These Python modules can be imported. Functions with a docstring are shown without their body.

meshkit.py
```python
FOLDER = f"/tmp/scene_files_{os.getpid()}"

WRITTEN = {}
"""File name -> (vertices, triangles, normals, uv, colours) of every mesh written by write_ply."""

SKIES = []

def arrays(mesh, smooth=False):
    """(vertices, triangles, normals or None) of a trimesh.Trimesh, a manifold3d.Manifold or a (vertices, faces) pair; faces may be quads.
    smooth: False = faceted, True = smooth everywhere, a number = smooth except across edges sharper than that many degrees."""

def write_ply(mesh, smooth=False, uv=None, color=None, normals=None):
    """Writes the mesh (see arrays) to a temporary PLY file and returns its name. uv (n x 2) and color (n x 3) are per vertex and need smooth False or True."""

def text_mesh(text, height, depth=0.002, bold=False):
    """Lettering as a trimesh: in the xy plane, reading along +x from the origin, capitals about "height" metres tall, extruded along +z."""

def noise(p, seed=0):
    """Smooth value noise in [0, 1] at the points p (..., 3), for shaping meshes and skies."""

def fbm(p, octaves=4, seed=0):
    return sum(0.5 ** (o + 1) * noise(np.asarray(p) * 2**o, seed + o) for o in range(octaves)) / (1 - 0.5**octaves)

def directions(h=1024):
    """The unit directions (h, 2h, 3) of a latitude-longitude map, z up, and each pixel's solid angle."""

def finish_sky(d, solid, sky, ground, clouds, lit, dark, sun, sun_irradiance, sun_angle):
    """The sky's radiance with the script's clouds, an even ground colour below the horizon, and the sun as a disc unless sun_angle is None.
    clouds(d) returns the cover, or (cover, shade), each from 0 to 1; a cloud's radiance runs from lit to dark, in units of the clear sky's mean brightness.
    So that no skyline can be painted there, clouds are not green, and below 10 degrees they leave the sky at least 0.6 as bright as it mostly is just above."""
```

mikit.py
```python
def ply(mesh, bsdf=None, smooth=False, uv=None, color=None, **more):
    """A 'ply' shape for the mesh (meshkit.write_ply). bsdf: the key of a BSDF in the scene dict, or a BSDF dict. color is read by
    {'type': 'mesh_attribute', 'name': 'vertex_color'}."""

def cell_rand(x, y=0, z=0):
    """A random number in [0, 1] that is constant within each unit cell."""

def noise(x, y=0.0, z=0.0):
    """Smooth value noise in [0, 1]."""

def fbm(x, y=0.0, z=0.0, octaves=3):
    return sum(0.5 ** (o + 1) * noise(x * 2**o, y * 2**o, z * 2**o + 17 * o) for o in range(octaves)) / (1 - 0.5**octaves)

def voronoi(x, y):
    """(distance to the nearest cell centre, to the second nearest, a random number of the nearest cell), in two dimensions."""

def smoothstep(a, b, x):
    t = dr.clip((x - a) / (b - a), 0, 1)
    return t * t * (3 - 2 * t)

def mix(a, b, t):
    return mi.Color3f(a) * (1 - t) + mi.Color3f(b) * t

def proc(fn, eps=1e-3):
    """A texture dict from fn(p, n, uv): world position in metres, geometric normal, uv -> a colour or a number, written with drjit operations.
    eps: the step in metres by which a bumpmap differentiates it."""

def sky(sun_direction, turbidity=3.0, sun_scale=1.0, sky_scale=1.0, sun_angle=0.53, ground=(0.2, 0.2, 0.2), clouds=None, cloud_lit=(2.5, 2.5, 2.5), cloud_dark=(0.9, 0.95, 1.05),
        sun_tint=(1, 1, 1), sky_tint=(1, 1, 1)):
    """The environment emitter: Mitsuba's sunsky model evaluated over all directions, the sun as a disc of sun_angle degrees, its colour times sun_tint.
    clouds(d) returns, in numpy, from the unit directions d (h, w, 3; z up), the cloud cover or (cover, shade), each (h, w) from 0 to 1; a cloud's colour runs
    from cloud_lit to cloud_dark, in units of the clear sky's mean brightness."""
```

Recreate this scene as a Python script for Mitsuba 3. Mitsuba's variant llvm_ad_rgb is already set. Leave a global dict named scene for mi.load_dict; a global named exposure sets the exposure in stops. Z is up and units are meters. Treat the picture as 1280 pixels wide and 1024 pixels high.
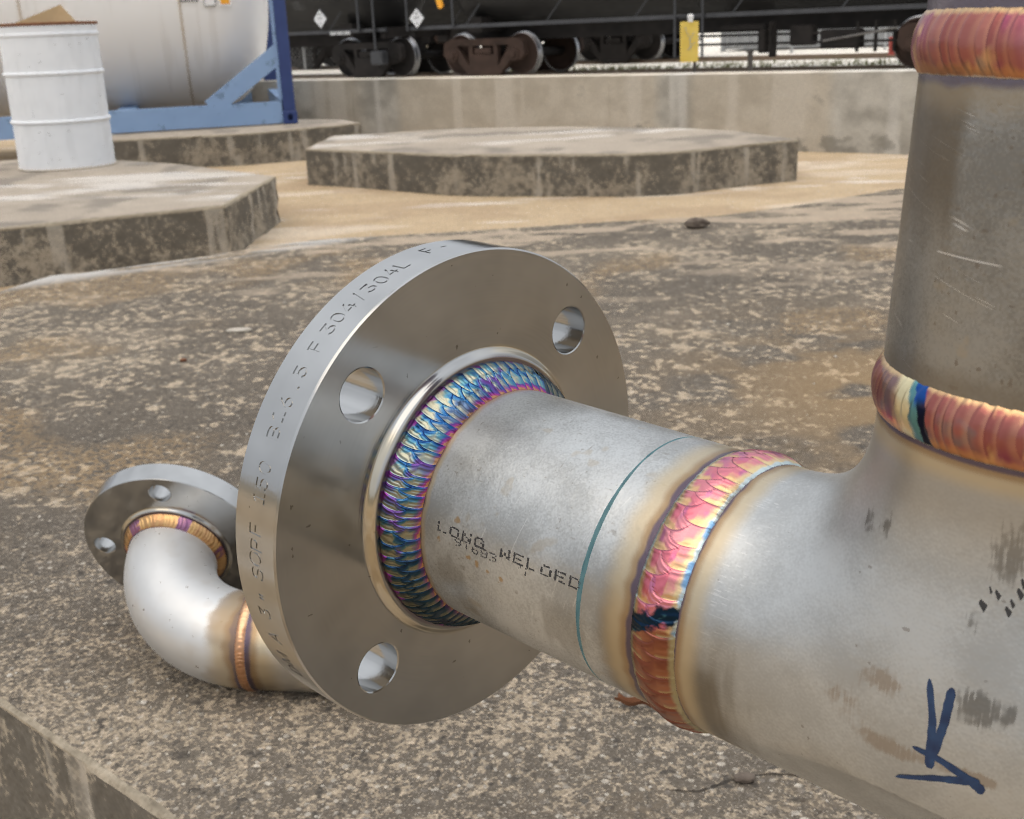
import math
import numpy as np
import trimesh
import manifold3d as m3
import drjit as dr
import mitsuba as mi
import mikit
import meshkit
from mikit import proc, noise, fbm, voronoi, smoothstep, mix, cell_rand

PI = math.pi
T = mi.ScalarTransform4f
scene, labels = {}, {}

# ------------------------------------------------------------------ camera, sky, exposure
CAM = np.array([0.0, 0.0, 0.581])
scene['camera'] = {
    'type': 'thinlens', 'fov': 47.08, 'fov_axis': 'x', 'near_clip': 0.02, 'far_clip': 3000.0,
    'aperture_radius': 0.0006, 'focus_distance': 0.43,
    'to_world': T().look_at(origin=CAM.tolist(), target=(CAM + np.array([0.0, 0.95007, -0.31210])).tolist(), up=[0.045, 0.3117, 0.9491]),
}
exposure = 2.2


def cloud_cover(d):
    n = meshkit.fbm(d * np.array([2.5, 2.5, 5.0]) + 7.0, 4, 3)
    # an overcast dome: the cloud deck is thinnest, so brightest, overhead
    return np.ones(d.shape[:2]), np.clip(0.75 - d[..., 2] * 0.8 + (n - 0.45) * 0.7, 0, 1)


scene['sky'] = mikit.sky((-0.28, -0.42, 1.0), turbidity=3, sun_scale=0.2, sun_angle=70, clouds=cloud_cover,
                         cloud_lit=(2.6, 2.72, 2.9), cloud_dark=(1.0, 1.06, 1.15), ground=(0.25, 0.23, 0.2))


# ------------------------------------------------------------------ helpers
def shape(mesh, m, smooth=False, uv=None, **more):
    return mikit.ply(mesh, 'mat_' + m, smooth=smooth, uv=uv, **more)


def numbered(key):
    if key not in USED:
        USED.add(key)
        return key
    k = 1
    while f'{key}_{k:03d}' in USED:
        k += 1
    USED.add(f'{key}_{k:03d}')
    return f'{key}_{k:03d}'


USED = set()


def thing(name, label, cat, group=None):
    k = numbered(name)
    labels[k] = {'label': label, 'category': cat}
    if group:
        labels[k]['group'] = group
    return k


def put(name, mesh, bsdf, parent=None, smooth=30, uv=None, label=None, **more):
    """ONE entry of the scene: a part of parent, or a thing of its own that tag() names"""
    k = numbered(f'{parent}__{name}' if parent else name)
    scene[k] = shape(mesh, bsdf, smooth=smooth, uv=uv, **more)
    if label:
        labels[k] = {'label': label}
    return k


def tag(k, label, cat, group=None, kind=None):
    labels[k] = {'label': label, 'category': cat}
    if group:
        labels[k]['group'] = group
    if kind:
        labels[k]['kind'] = kind


def struct(name, mesh, bsdf, label, **kw):
    k = put(name, mesh, bsdf, **kw)
    labels[k] = {'label': label, 'category': name.replace('_', ' '), 'kind': 'structure'}
    return k


def cat(*ms):
    return trimesh.util.concatenate([m for m in ms])


def grid(P, close_u=False):
    """quads of a (nu, nv, 3) array of points"""
    nu, nv = P.shape[:2]
    i = np.arange(nu * nv).reshape(nu, nv)
    a, b, c, d = i[:-1, :-1], i[1:, :-1], i[1:, 1:], i[:-1, 1:]
    f = np.stack([a.ravel(), b.ravel(), c.ravel(), d.ravel()], 1)
    return np.vstack([f[:, [0, 1, 2]], f[:, [0, 2, 3]]])


def box(sx, sy, sz, at=(0, 0, 0), bevel=0.0, R=None):
    if bevel > 0:
        h = np.array([sx, sy, sz]) / 2
        pts = []
        for s in np.ndindex(2, 2, 2):
            s = np.array(s) * 2 - 1
            for k in range(3):
                q = h - bevel
                q = q.copy()
                q[k] = h[k]
                pts.append(s * q)
        m = trimesh.convex.convex_hull(np.array(pts))
    else:
        m = trimesh.creation.box([sx, sy, sz])
    if R is not None:
        m.apply_transform(R if R.shape == (4, 4) else trimesh.transformations.rotation_matrix(0, [0, 0, 1]))
    m.apply_translation(at)
    return m


def bar(a, b, w, h, up=(0, 0, 1), bevel=0.0):
    """a bar with section w x h from a to b"""
    a, b = np.asarray(a, float), np.asarray(b, float)
    L = np.linalg.norm(b - a)
    z = (b - a) / L
    x = np.cross(up, z)
    if np.linalg.norm(x) < 1e-6:
        x = np.cross([1, 0, 0], z)
    x /= np.linalg.norm(x)
    y = np.cross(z, x)
    m = box(w, h, L, bevel=bevel)
    M = np.eye(4)
    M[:3, 0], M[:3, 1], M[:3, 2], M[:3, 3] = x, y, z, (a + b) / 2
    m.apply_transform(M)
    return m


def rod(a, b, r, n=12):
    return trimesh.creation.cylinder(r, segment=[a, b], sections=n)


def lathe(profile, n=64):
    return trimesh.creation.revolve(np.array(profile, float), sections=n)


def frame_xf(m, R, o):
    m = m.copy()
    M = np.eye(4)
    M[:3, :3], M[:3, 3] = R, o
    m.apply_transform(M)
    return m


def to_man(m):
    return m3.Manifold(m3.Mesh(np.asarray(m.vertices, np.float32), np.asarray(m.faces, np.uint32)))


def from_man(m):
    q = m.to_mesh()
    return trimesh.Trimesh(q.vert_properties[:, :3], q.tri_verts, process=False)


def rgb(*c):
    return {'type': 'rgb', 'value': list(c)}


def two(b):
    return {'type': 'twosided', 'b': b}


def bumped(b, fn, eps, scale=1.0):
    return two({'type': 'bumpmap', 'arbitrary': proc(fn, eps), 'scale': float(scale), 'inner': b})


def mat(key, color, rough=0.6, metallic=0.0, bump=None, eps=1e-3, spec=0.4, **kw):
    c = proc(color) if callable(color) else rgb(*color)
    r = proc(rough) if callable(rough) else float(rough)
    b = {'type': 'principled', 'base_color': c, 'roughness': r, 'metallic': float(metallic), 'specular': spec, **kw}
    scene['mat_' + key] = bumped(b, bump, eps) if bump else two(b)
    return key


# frames of the two pipe spools (columns: pipe axis, sideways, branch)
PT = np.array([[0.71275, 0.69802, 0.06893], [-0.70028, 0.71374, 0.01341], [-0.03984, -0.05783, 0.99753]])
PO = np.array([-0.01488, 0.42522, 0.40809])
ET = np.array([[-0.125953, -0.003101, -0.992031], [-0.927336, -0.354855, 0.118848], [-0.352396, 0.934916, 0.041819]])
EO = np.array([-0.34711, 1.09671, 0.08830])


def local(p, R, o):
    q = [p.x - float(o[0]), p.y - float(o[1]), p.z - float(o[2])]
    return [q[0] * float(R[0, k]) + q[1] * float(R[1, k]) + q[2] * float(R[2, k]) for k in range(3)]


def seg_bump(x, c, w):
    return dr.exp(-dr.square((x - c) / w))


# ------------------------------------------------------------------ metal of the pipes
def tint(base, d, straw=0.009, dirty=1.0):
    """the oxide colours beside a weld: d metres from its edge, outwards blue-violet, brown, straw, bare steel"""
    c = mix(base, (0.53, 0.43, 0.275), 0.80 * smoothstep(straw, straw * 0.40, d))
    c = mix(c, (0.30, 0.19, 0.10), 0.80 * smoothstep(straw * 0.36, straw * 0.12, d))
    c = mix(c, (0.10, 0.08, 0.12), 0.9 * smoothstep(straw * 0.12, straw * 0.02, d))
    return c


def steel_base(x, s, seed, lo=(0.37, 0.375, 0.365), hi=(0.55, 0.56, 0.552)):
    """pickled stainless: cloudy, with fine specks and handling scuffs; x along the pipe, s round it, in metres"""
    a = fbm(x * 55 + seed, s * 55, seed, 4)
    fine = noise(x * 1900 + seed, s * 1900)
    sp = noise(x * 900, s * 900, seed)
    c = mix(lo, hi, smoothstep(0.25, 0.75, a * 0.75 + fine * 0.25))
    c = mix(c, (0.26, 0.24, 0.21), 0.55 * smoothstep(0.80, 0.93, sp * 0.75 + 0.25 * noise(x * 160, s * 160, seed + 3)))
    stain = fbm(x * 120 + 9, s * 150, seed + 5, 3)
    c = mix(c, (0.40, 0.33, 0.23), 0.35 * smoothstep(0.76, 0.84, stain))
    scr = noise(x * 2600 + s * 700, s * 90 + x * 50, seed + 8)
    c = mix(c, (0.78, 0.77, 0.75), 0.5 * smoothstep(0.90, 0.98, scr) * smoothstep(0.5, 0.7, noise(x * 70, s * 70, seed + 4)))
    return c


def pipe_color(p, n, uv):
    x, s = uv.x, uv.y
    c = steel_base(x, s, 3.0)
    grime = smoothstep(0.50, 0.72, fbm(x * 90, s * 40 + 5, 1.0, 4)) * smoothstep(0.118, 0.155, s)
    c = mix(c, (0.25, 0.235, 0.21), 0.45 * grime)
    # rusty spots below and above the print
    for (a, b, r) in ((0.0335, 0.1285, 0.0016), (0.0255, 0.1375, 0.0010), (0.0400, 0.1400, 0.0013), (0.0446, 0.1410, 0.0014), (0.0493, 0.1420, 0.0012), (0.0555, 0.1432, 0.0011)):
        d = dr.sqrt(dr.square(x - a) + dr.square(s - b)) + 0.0018 * (fbm(x * 900, s * 900, 2.0, 2) - 0.5)
        c = mix(c, (0.40, 0.25, 0.10), 0.75 * smoothstep(r, r * 0.4, d))
    w = 0.0012 * (noise(s * 260) - 0.5) + 0.0015 * (fbm(s * 60, 4.0) - 0.5)
    a = s / 0.04445
    under = smoothstep(2.55, 3.35, a + 0.35 * (fbm(s * 90, x * 90, 6.0, 3) - 0.5)) * smoothstep(6.2, 5.4, a)
    c = mix(c, (0.13, 0.10, 0.075), 0.90 * under * smoothstep(0.0165, 0.0060, 0.1102 - x + 1.5 * w))
    c = tint(c, 0.1098 - x + w, 0.0135)
    c = tint(c, x - 0.0158 + w * 0.6, 0.0034)
    return c


def pipe_bump(p, n, uv):
    return 0.00006 * fbm(uv.x * 700, uv.y * 700, 1.0, 3) + 0.00003 * noise(uv.x * 3000, uv.y * 3000)


mat('steel_pipe', pipe_color, lambda p, n, uv: 0.27 + 0.14 * fbm(uv.x * 120, uv.y * 120, 4.0, 3), 0.82, pipe_bump, 2e-4)

TEE_C = 0.208
RP = 0.04445


def tee_color(p, n, uv):
    x, y, z = local(p, PT, PO)
    u, v, w = x * 1.0, y, z
    a = fbm(u * 60 + 4, v * 60, w * 60, 4)
    fine = noise(u * 1700, v * 1700, w * 1700)
    c = mix((0.41, 0.415, 0.405), (0.53, 0.54, 0.532), smoothstep(0.25, 0.75, a * 0.75 + fine * 0.25))
    # black and brown rub marks: streaks that run up and down the side
    st = 0.55 * noise(u * 2300 + w * 160, v * 300, w * 210) + 0.45 * noise(u * 800 - w * 300, v * 600, w * 620)
    pat = fbm(u * 70 + 11, v * 70, w * 95, 3)
    near = lambda cx, cz, rx, rz: dr.exp(-dr.square((u - cx) / rx) - dr.square((w - cz) / rz))
    m1 = near(0.2165, 0.0215, 0.0055, 0.0050) + 0.7 * near(0.2235, 0.0225, 0.0018, 0.0030)
    m2 = near(0.192, 0.0190, 0.0075, 0.0036)
    m3_ = near(0.2160, 0.0600, 0.0060, 0.0080) + 0.6 * near(0.2110, 0.0400, 0.0020, 0.0040)
    m4 = near(0.1765, 0.0530, 0.0025, 0.0040) + near(0.1837, 0.0545, 0.0025, 0.0040)
    m5 = near(0.197, 0.0035, 0.010, 0.0030) + near(0.218, 0.0052, 0.010, 0.0022) + 0.7 * near(0.180, 0.010, 0.010, 0.004)
    side = smoothstep(0.0, -0.02, v)
    c = mix(c, (0.12, 0.115, 0.105), 0.72 * side * smoothstep(0.62, 0.86, st * 0.60 + pat * 0.35 + 0.52 * (m1 + m3_) + 0.40 * m4 - 0.06) * dr.minimum(1, 1.6 * (m1 + m3_ + m4)))
    c = mix(c, (0.27, 0.205, 0.145), 0.60 * side * smoothstep(0.60, 0.80, st * 0.40 + pat * 0.55 + 0.45 * (m2 + m5) - 0.03) * dr.minimum(1, 1.4 * (m2 + m5)))
    dots = fbm(u * 420, v * 420, w * 420, 2)
    c = mix(c, (0.22, 0.20, 0.18), 0.6 * smoothstep(0.84, 0.90, dots))
    # brushed ring beside the run weld
    c = mix(c, (0.72, 0.71, 0.69), 0.4 * smoothstep(0.70, 0.90, noise(u * 300, v * 2600, w * 2600)) * smoothstep(0.160, 0.135, u))
    wob = 0.0016 * (fbm(v * 130, w * 130, 3.0, 3) - 0.5)
    c = mix(c, (0.36, 0.33, 0.285), 0.65 * smoothstep(0.034, 0.006, 0.0785 - w + 0.02 * (fbm(u * 60, v * 60, w * 60, 3) - 0.5)))
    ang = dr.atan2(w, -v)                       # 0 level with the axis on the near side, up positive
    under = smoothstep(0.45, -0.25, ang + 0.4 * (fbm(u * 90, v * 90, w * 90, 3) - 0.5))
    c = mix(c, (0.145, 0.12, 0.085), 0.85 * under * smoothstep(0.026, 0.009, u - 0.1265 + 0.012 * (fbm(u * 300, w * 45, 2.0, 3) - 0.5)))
    c = tint(c, u - 0.1265 + wob, 0.0105)
    c = tint(c, 0.0785 - w + wob, 0.0085)
    return c


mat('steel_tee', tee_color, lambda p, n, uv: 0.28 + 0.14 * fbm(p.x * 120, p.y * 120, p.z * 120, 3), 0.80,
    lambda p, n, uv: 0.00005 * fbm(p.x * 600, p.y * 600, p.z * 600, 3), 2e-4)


def branch_color(p, n, uv):
    z, s = uv.x, uv.y
    c = steel_base(z, s, 8.0, (0.22, 0.21, 0.19), (0.34, 0.328, 0.30))
    c = mix(c, (0.155, 0.128, 0.095), 0.80 * smoothstep(0.42, 0.56, fbm(z * 7, s * 60, 2.0, 3)) * smoothstep(0.115, 0.140, z + 0.02 * (fbm(s * 70, 1.0, 2.0, 2) - 0.5)))
    dots = fbm(z * 520, s * 520, 3.0, 2)
    c = mix(c, (0.17, 0.14, 0.11), 0.6 * smoothstep(0.80, 0.88, dots))
    wob = 0.0016 * (fbm(s * 130, 3.0, 1.0, 3) - 0.5)
    c = mix(c, (0.22, 0.19, 0.15), 0.7 * smoothstep(0.0075, 0.0015, z - 0.0930 + wob))
    c = mix(c, (0.36, 0.29, 0.20), 0.6 * smoothstep(0.0105, 0.0035, 0.1630 - z + wob))
    c = mix(c, (0.13, 0.11, 0.15), 0.85 * smoothstep(0.0030, 0.0008, 0.1630 - z + wob))
    c = mix(c, (0.70, 0.69, 0.67), 0.7 * smoothstep(0.0003, 0.0001, dr.abs(z - 0.1245 + 0.03 * (s - 0.18))) * smoothstep(0.45, 0.6, noise(s * 120, 5.0)))
    return c


mat('steel_branch', branch_color, lambda p, n, uv: 0.26 + 0.14 * fbm(uv.x * 120, uv.y * 120, 4.0, 3), 0.85, pipe_bump, 2e-4)


def flange_color(R, o, seed, toe_r):
    def fn(p, n, uv):
        x, y, z = local(p, R, o)
        r = dr.sqrt(y * y + z * z)
        ang = dr.atan2(z, y)
        c = mix((0.38, 0.378, 0.37), (0.49, 0.487, 0.476), smoothstep(0.25, 0.70, 0.6 * fbm(y * 17 + seed, z * 17, x * 17, 4) + 0.4 * fbm(y * 60 + seed, z * 60, x * 60, 3)))
        c = mix(c, (0.45, 0.447, 0.438), 0.4 * noise(r * 2200, ang * 8.0, seed))
        pit = fbm(y * 330, z * 330, x * 330 + seed, 2)
        c = mix(c, (0.16, 0.15, 0.13), 0.7 * smoothstep(0.89, 0.93, pit))
        wob = 0.003 * (fbm(ang * 2.2, seed, 1.0, 3) - 0.5)
        d = r - toe_r + wob
        on = smoothstep(-0.002, -0.0005, x)
        straw = smoothstep(0.0056, 0.0034, d) * smoothstep(0.0012, 0.0024, d) * smoothstep(0.34, 0.50, noise(ang * 1.6 + 2.5, seed, 3.0)) * on
        c = mix(c, (0.60, 0.51, 0.35), 0.6 * straw)
        c = mix(c, (0.30, 0.26, 0.22), 0.5 * smoothstep(0.0020, 0.0008, d) * on)
        c = mix(c, (0.20, 0.17, 0.20), 0.8 * smoothstep(0.0011, 0.0003, d) * on)
        return c
    return fn


def flange_rough(R, o):
    def fn(p, n, uv):
        x, y, z = local(p, R, o)
        r = dr.sqrt(y * y + z * z)
        return 0.09 + 0.08 * fbm(y * 90, z * 90, x * 90, 3) + 0.02 * smoothstep(0.0946, 0.0951, r)
    return fn


def flange_bump(R, o):
    def fn(p, n, uv):
        x, y, z = local(p, R, o)
        r = dr.sqrt(y * y + z * z)
        return 0.000012 * noise(r * 2600, x * 2600) + 0.00001 * fbm(y * 300, z * 300, x * 300, 2)
    return fn


mat('steel_flange', flange_color(PT, PO, 2.0, 0.0531), flange_rough(PT, PO), 1.0, flange_bump(PT, PO), 6e-5)
mat('steel_flange_far', flange_color(ET, EO, 5.0, 0.0531), flange_rough(ET, EO), 1.0)


# ------------------------------------------------------------------ weld beads
def lobes(s, t, P, w=0.36, amp=0.62, xp=dr):
    """a woven bead: two rows of overlapping scales. s along the bead in units of the pitch, t across it from 0 to 1.
    Returns (0..1 from the edge of the scale on top into it, the scale's own number)"""
    fl = xp.floor
    sq = xp.sqrt
    mx = xp.maximum
    s = s + 0.16 * xp.sin(s * 0.83 + 1.3) + 0.12 * xp.sin(s * 1.91 + t * 2.0) + 0.05 * xp.sin(s * 5.3 + 3.0 * t)
    out = []
    for k, tc in ((0.0, 0.30), (0.5, 0.70)):
        q = (t - tc) / w
        inside = 1.0 - q * q
        c = amp * sq(mx(inside, 0.0))
        ph = s - k - c
        n = fl(ph)
        out.append((ph - n, n + k, inside))
    (f0, n0, i0), (f1, n1, i1) = out
    return f0, n0, i0, f1, n1, i1


def lobe_np(s, t, P, **kw):
    f0, n0, i0, f1, n1, i1 = lobes(s, t, P, xp=np, **kw)
    first = (i0 > 0) & ((i1 <= 0) | (n0 + 0.0 > n1))
    return np.where(first, f0, f1), np.where(first, n0, n1)


def lobe_dr(s, t, P, **kw):
    f0, n0, i0, f1, n1, i1 = lobes(s, t, P, xp=dr, **kw)
    first = (i0 > 0) & ((i1 <= 0) | (n0 > n1))
    return dr.select(first, f0, f1), dr.select(first, n0, n1)


def bead(R, o, A, B, bulge, pitch, ripple, axis=0, ns=1500, nt=26, seed=0, weave=True, rim=0.0006):
    """a ring weld round the axis of a pipe: A and B are (along, radius) of its two edges; uv = (metres round it, 0..1 across)"""
    th = np.linspace(0, 2 * PI, ns)[:, None] + PI * 0.35
    t = np.linspace(0, 1, nt)[None, :]
    rad = (A[1] + B[1]) / 2
    s = (th - PI * 0.35) * rad
    su = s / pitch
    if weave:
        fr, num = lobe_np(su + 0 * t, t + 0 * su, pitch)
    else:
        fr, num = simple_np(su + 0 * t, t + 0 * su)
    prof = np.sin(PI * t) ** 0.75
    d = np.array([B[0] - A[0], B[1] - A[1]])
    L = np.linalg.norm(d)
    nrm = np.array([-d[1], d[0]]) / L
    if nrm[1] < 0:
        nrm = -nrm
    pts = np.stack([np.cos(th) + 0 * t, np.sin(th) + 0 * t], -1)
    rough = meshkit.fbm(np.stack([np.cos(th) * 9 + 0 * t, np.sin(th) * 9 + 0 * t, t * 3 + seed + 0 * th], -1), 3, seed) - 0.5
    wob = (meshkit.fbm(np.stack([np.cos(th) * 30 + 0 * t, np.sin(th) * 30 + 0 * t, seed + 0 * th + (t > 0.5) * 5.0], -1), 3, seed + 3) - 0.5)
    edge = np.sin(PI * t) ** 0.35
    fine = 0.14 * np.sin(2 * PI * 3.0 * fr)
    step = fine + np.where(fr < 0.16, np.sin(fr / 0.16 * PI / 2), 1.0 - 0.95 * ((fr - 0.16) / 0.84) ** 0.8) if weave else np.where(fr < 0.2, fr / 0.2, 1 - (fr - 0.2) / 0.8)
    h = bulge * prof + ripple * edge * (step - 0.45) + 0.0004 * rough * edge
    stretch = 1.0 + 1.6 * wob / max(L, 1e-6) * rim
    tt = 0.5 + (t - 0.5) * stretch
    along = A[0] + d[0] * tt + nrm[0] * h
    rr = A[1] + d[1] * tt + nrm[1] * h - 0.0004 * (1 - edge)
    if axis == 0:
        P = np.stack([along, rr * pts[..., 0], rr * pts[..., 1]], -1)
    else:
        P = np.stack([rr * pts[..., 0], rr * pts[..., 1], along], -1)
    P = P @ R.T + o
    uv = np.stack([s + 0 * t, t + 0 * s], -1).reshape(-1, 2)
    f = grid(P)
    if axis == 0:
        f = f[:, ::-1]
    return (P.reshape(-1, 3), f), uv


def simple_np(s, t):
    ph = s + 0.25 * np.sin(s * 0.71) + 0.2 * np.sin(s * 1.7 + 1) - 0.55 * (2 * t - 1) ** 2 + 0.35 * (t - 0.5)
    n = np.floor(ph)
    return ph - n, n


def simple_dr(s, t):
    ph = s + 0.25 * dr.sin(s * 0.71) + 0.2 * dr.sin(s * 1.7 + 1) - 0.55 * dr.square(2 * t - 1) + 0.35 * (t - 0.5)
    n = dr.floor(ph)
    return ph - n, n


FIL_P, BUT_P, BR_P = 0.0042, 0.0068, 0.0034


def fillet_color(p, n, uv):
    s, t = uv.x, uv.y
    f, k = lobe_dr(s / FIL_P, t, FIL_P)
    rnd = cell_rand(k * 2 + 1000)
    g = fbm(s * 700, t * 9, 2.0, 3)
    blue, teal, cream, navy = (0.03, 0.13, 0.36), (0.13, 0.32, 0.39), (0.45, 0.45, 0.35), (0.015, 0.04, 0.14)
    run = fbm(s * 520 + t * 5.0, t * 3.0, 6.0, 3)               # feathery streaks across the bead
    wide = fbm(s * 110, 3.0, t * 1.2, 3)
    c = mix(navy, blue, smoothstep(0.0, 0.20, f + 0.5 * (run - 0.5)))
    c = mix(c, teal, smoothstep(0.10, 0.50, f + 0.8 * (run - 0.5)))
    c = mix(c, cream, smoothstep(0.34, 0.66, f + 0.9 * (run - 0.5) + 0.5 * (wide - 0.5) + 0.2 * (rnd - 0.5)))
    c = mix(c, (0.30, 0.48, 0.54), 0.6 * smoothstep(0.80, 1.0, f))
    c = mix(c, blue, 0.75 * smoothstep(0.54, 0.68, wide + 0.25 * (run - 0.5)) * smoothstep(0.9, 0.5, f))
    c = mix(c, (0.20, 0.06, 0.30), 0.7 * smoothstep(0.60, 0.70, fbm(s * 95 + 7, t * 1.5, 2.0, 3)) * smoothstep(0.7, 0.2, f))
    # lower on the ring: olive and bronze, with dark ground reflection painted in
    a = s / 0.049 + PI * 0.35
    low = smoothstep(2.75, 3.75, a + 0.5 * (fbm(s * 90, t * 2, 7.0, 2) - 0.5))
    olive = mix((0.018, 0.035, 0.045), (0.20, 0.19, 0.12), smoothstep(0.25, 0.95, f + 0.5 * (run - 0.5)))
    c = mix(c * 0.85, olive, 0.9 * low)
    edge = t + 0.14 * (f - 0.5) + 0.10 * (g - 0.5) - 0.035 * low
    pur = smoothstep(0.30, 0.60, fbm(s * 120, 5.0, 2.0, 2) + 0.15) * (1 - 0.7 * low)
    c = mix(c, (0.15, 0.06, 0.28), pur * smoothstep(0.80, 0.87, edge))
    c = mix(c, (0.40, 0.07, 0.27), pur * smoothstep(0.87, 0.92, edge))
    c = mix(c, (0.52, 0.27, 0.12), 0.85 * smoothstep(0.93, 0.97, edge))
    c = mix(c, (0.28, 0.04, 0.30), 0.8 * smoothstep(0.10, 0.03, edge) * smoothstep(0.4, 0.7, rnd))
    return c


def butt_color(p, n, uv):
    s, t = uv.x, uv.y
    f, k = lobe_dr(s / BUT_P, t, BUT_P)
    g = fbm(s * 500, t * 8, 5.0, 3)
    rnd = cell_rand(k * 2 + 1000, 3)
    rose, pink, gold = (0.66, 0.17, 0.22), (0.74, 0.29, 0.32), (0.78, 0.52, 0.24)
    c = mix(rose, pink, rnd)
    c = mix(c, (0.50, 0.16, 0.34), 0.6 * smoothstep(0.62, 0.8, fbm(s * 160, t * 5, 2.0, 2)))
    c = mix(c, gold, smoothstep(0.45, 0.85, f + 0.4 * (g - 0.5)) * 0.8)
    c = mix(c, (0.80, 0.64, 0.34), 0.85 * smoothstep(0.27, 0.38, dr.abs(t - 0.5) + 0.08 * (f - 0.5) + 0.06 * (g - 0.5)))
    c = mix(c, (0.30, 0.10, 0.14), 0.75 * smoothstep(0.10, 0.02, f))
    c = mix(c, (0.62, 0.72, 0.72), smoothstep(0.39, 0.44, dr.abs(t - 0.5) + 0.06 * (g - 0.5)))
    c = mix(c, (0.14, 0.36, 0.66), 0.8 * smoothstep(0.58, 0.7, fbm(s * 130, 2.0, 1.0, 2)) * smoothstep(0.36, 0.42, t - 0.5 + 0.05 * (g - 0.5)))
    a = s / 0.0455 + PI * 0.35
    # below the restart the pass ran hotter: brown red with bronze edges
    hot = smoothstep(2.99, 3.03, a + 0.05 * (g - 0.5))
    brown = mix((0.24, 0.085, 0.06), (0.36, 0.15, 0.085), smoothstep(0.0, 0.7, f + 0.3 * (g - 0.5)))
    brown = mix(brown, (0.46, 0.36, 0.20), 0.8 * smoothstep(0.80, 1.0, f))
    brown = mix(brown, (0.42, 0.38, 0.24), smoothstep(0.34, 0.44, dr.abs(t - 0.5) + 0.05 * (g - 0.5)))
    c = mix(c, brown, hot)
    # the restart itself
    dark = mix((0.012, 0.03, 0.06), (0.10, 0.30, 0.38), smoothstep(0.60, 0.82, fbm(s * 380 + t * 2, t * 4, 9.0, 3)))
    c = mix(c, dark, smoothstep(0.088, 0.040, dr.abs(a - 2.955 + 0.16 * (t - 0.5) + 0.10 * (g - 0.5))))
    c = mix(c, (0.10, 0.05, 0.12), smoothstep(0.465, 0.49, dr.abs(t - 0.5)))
    return c


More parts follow.
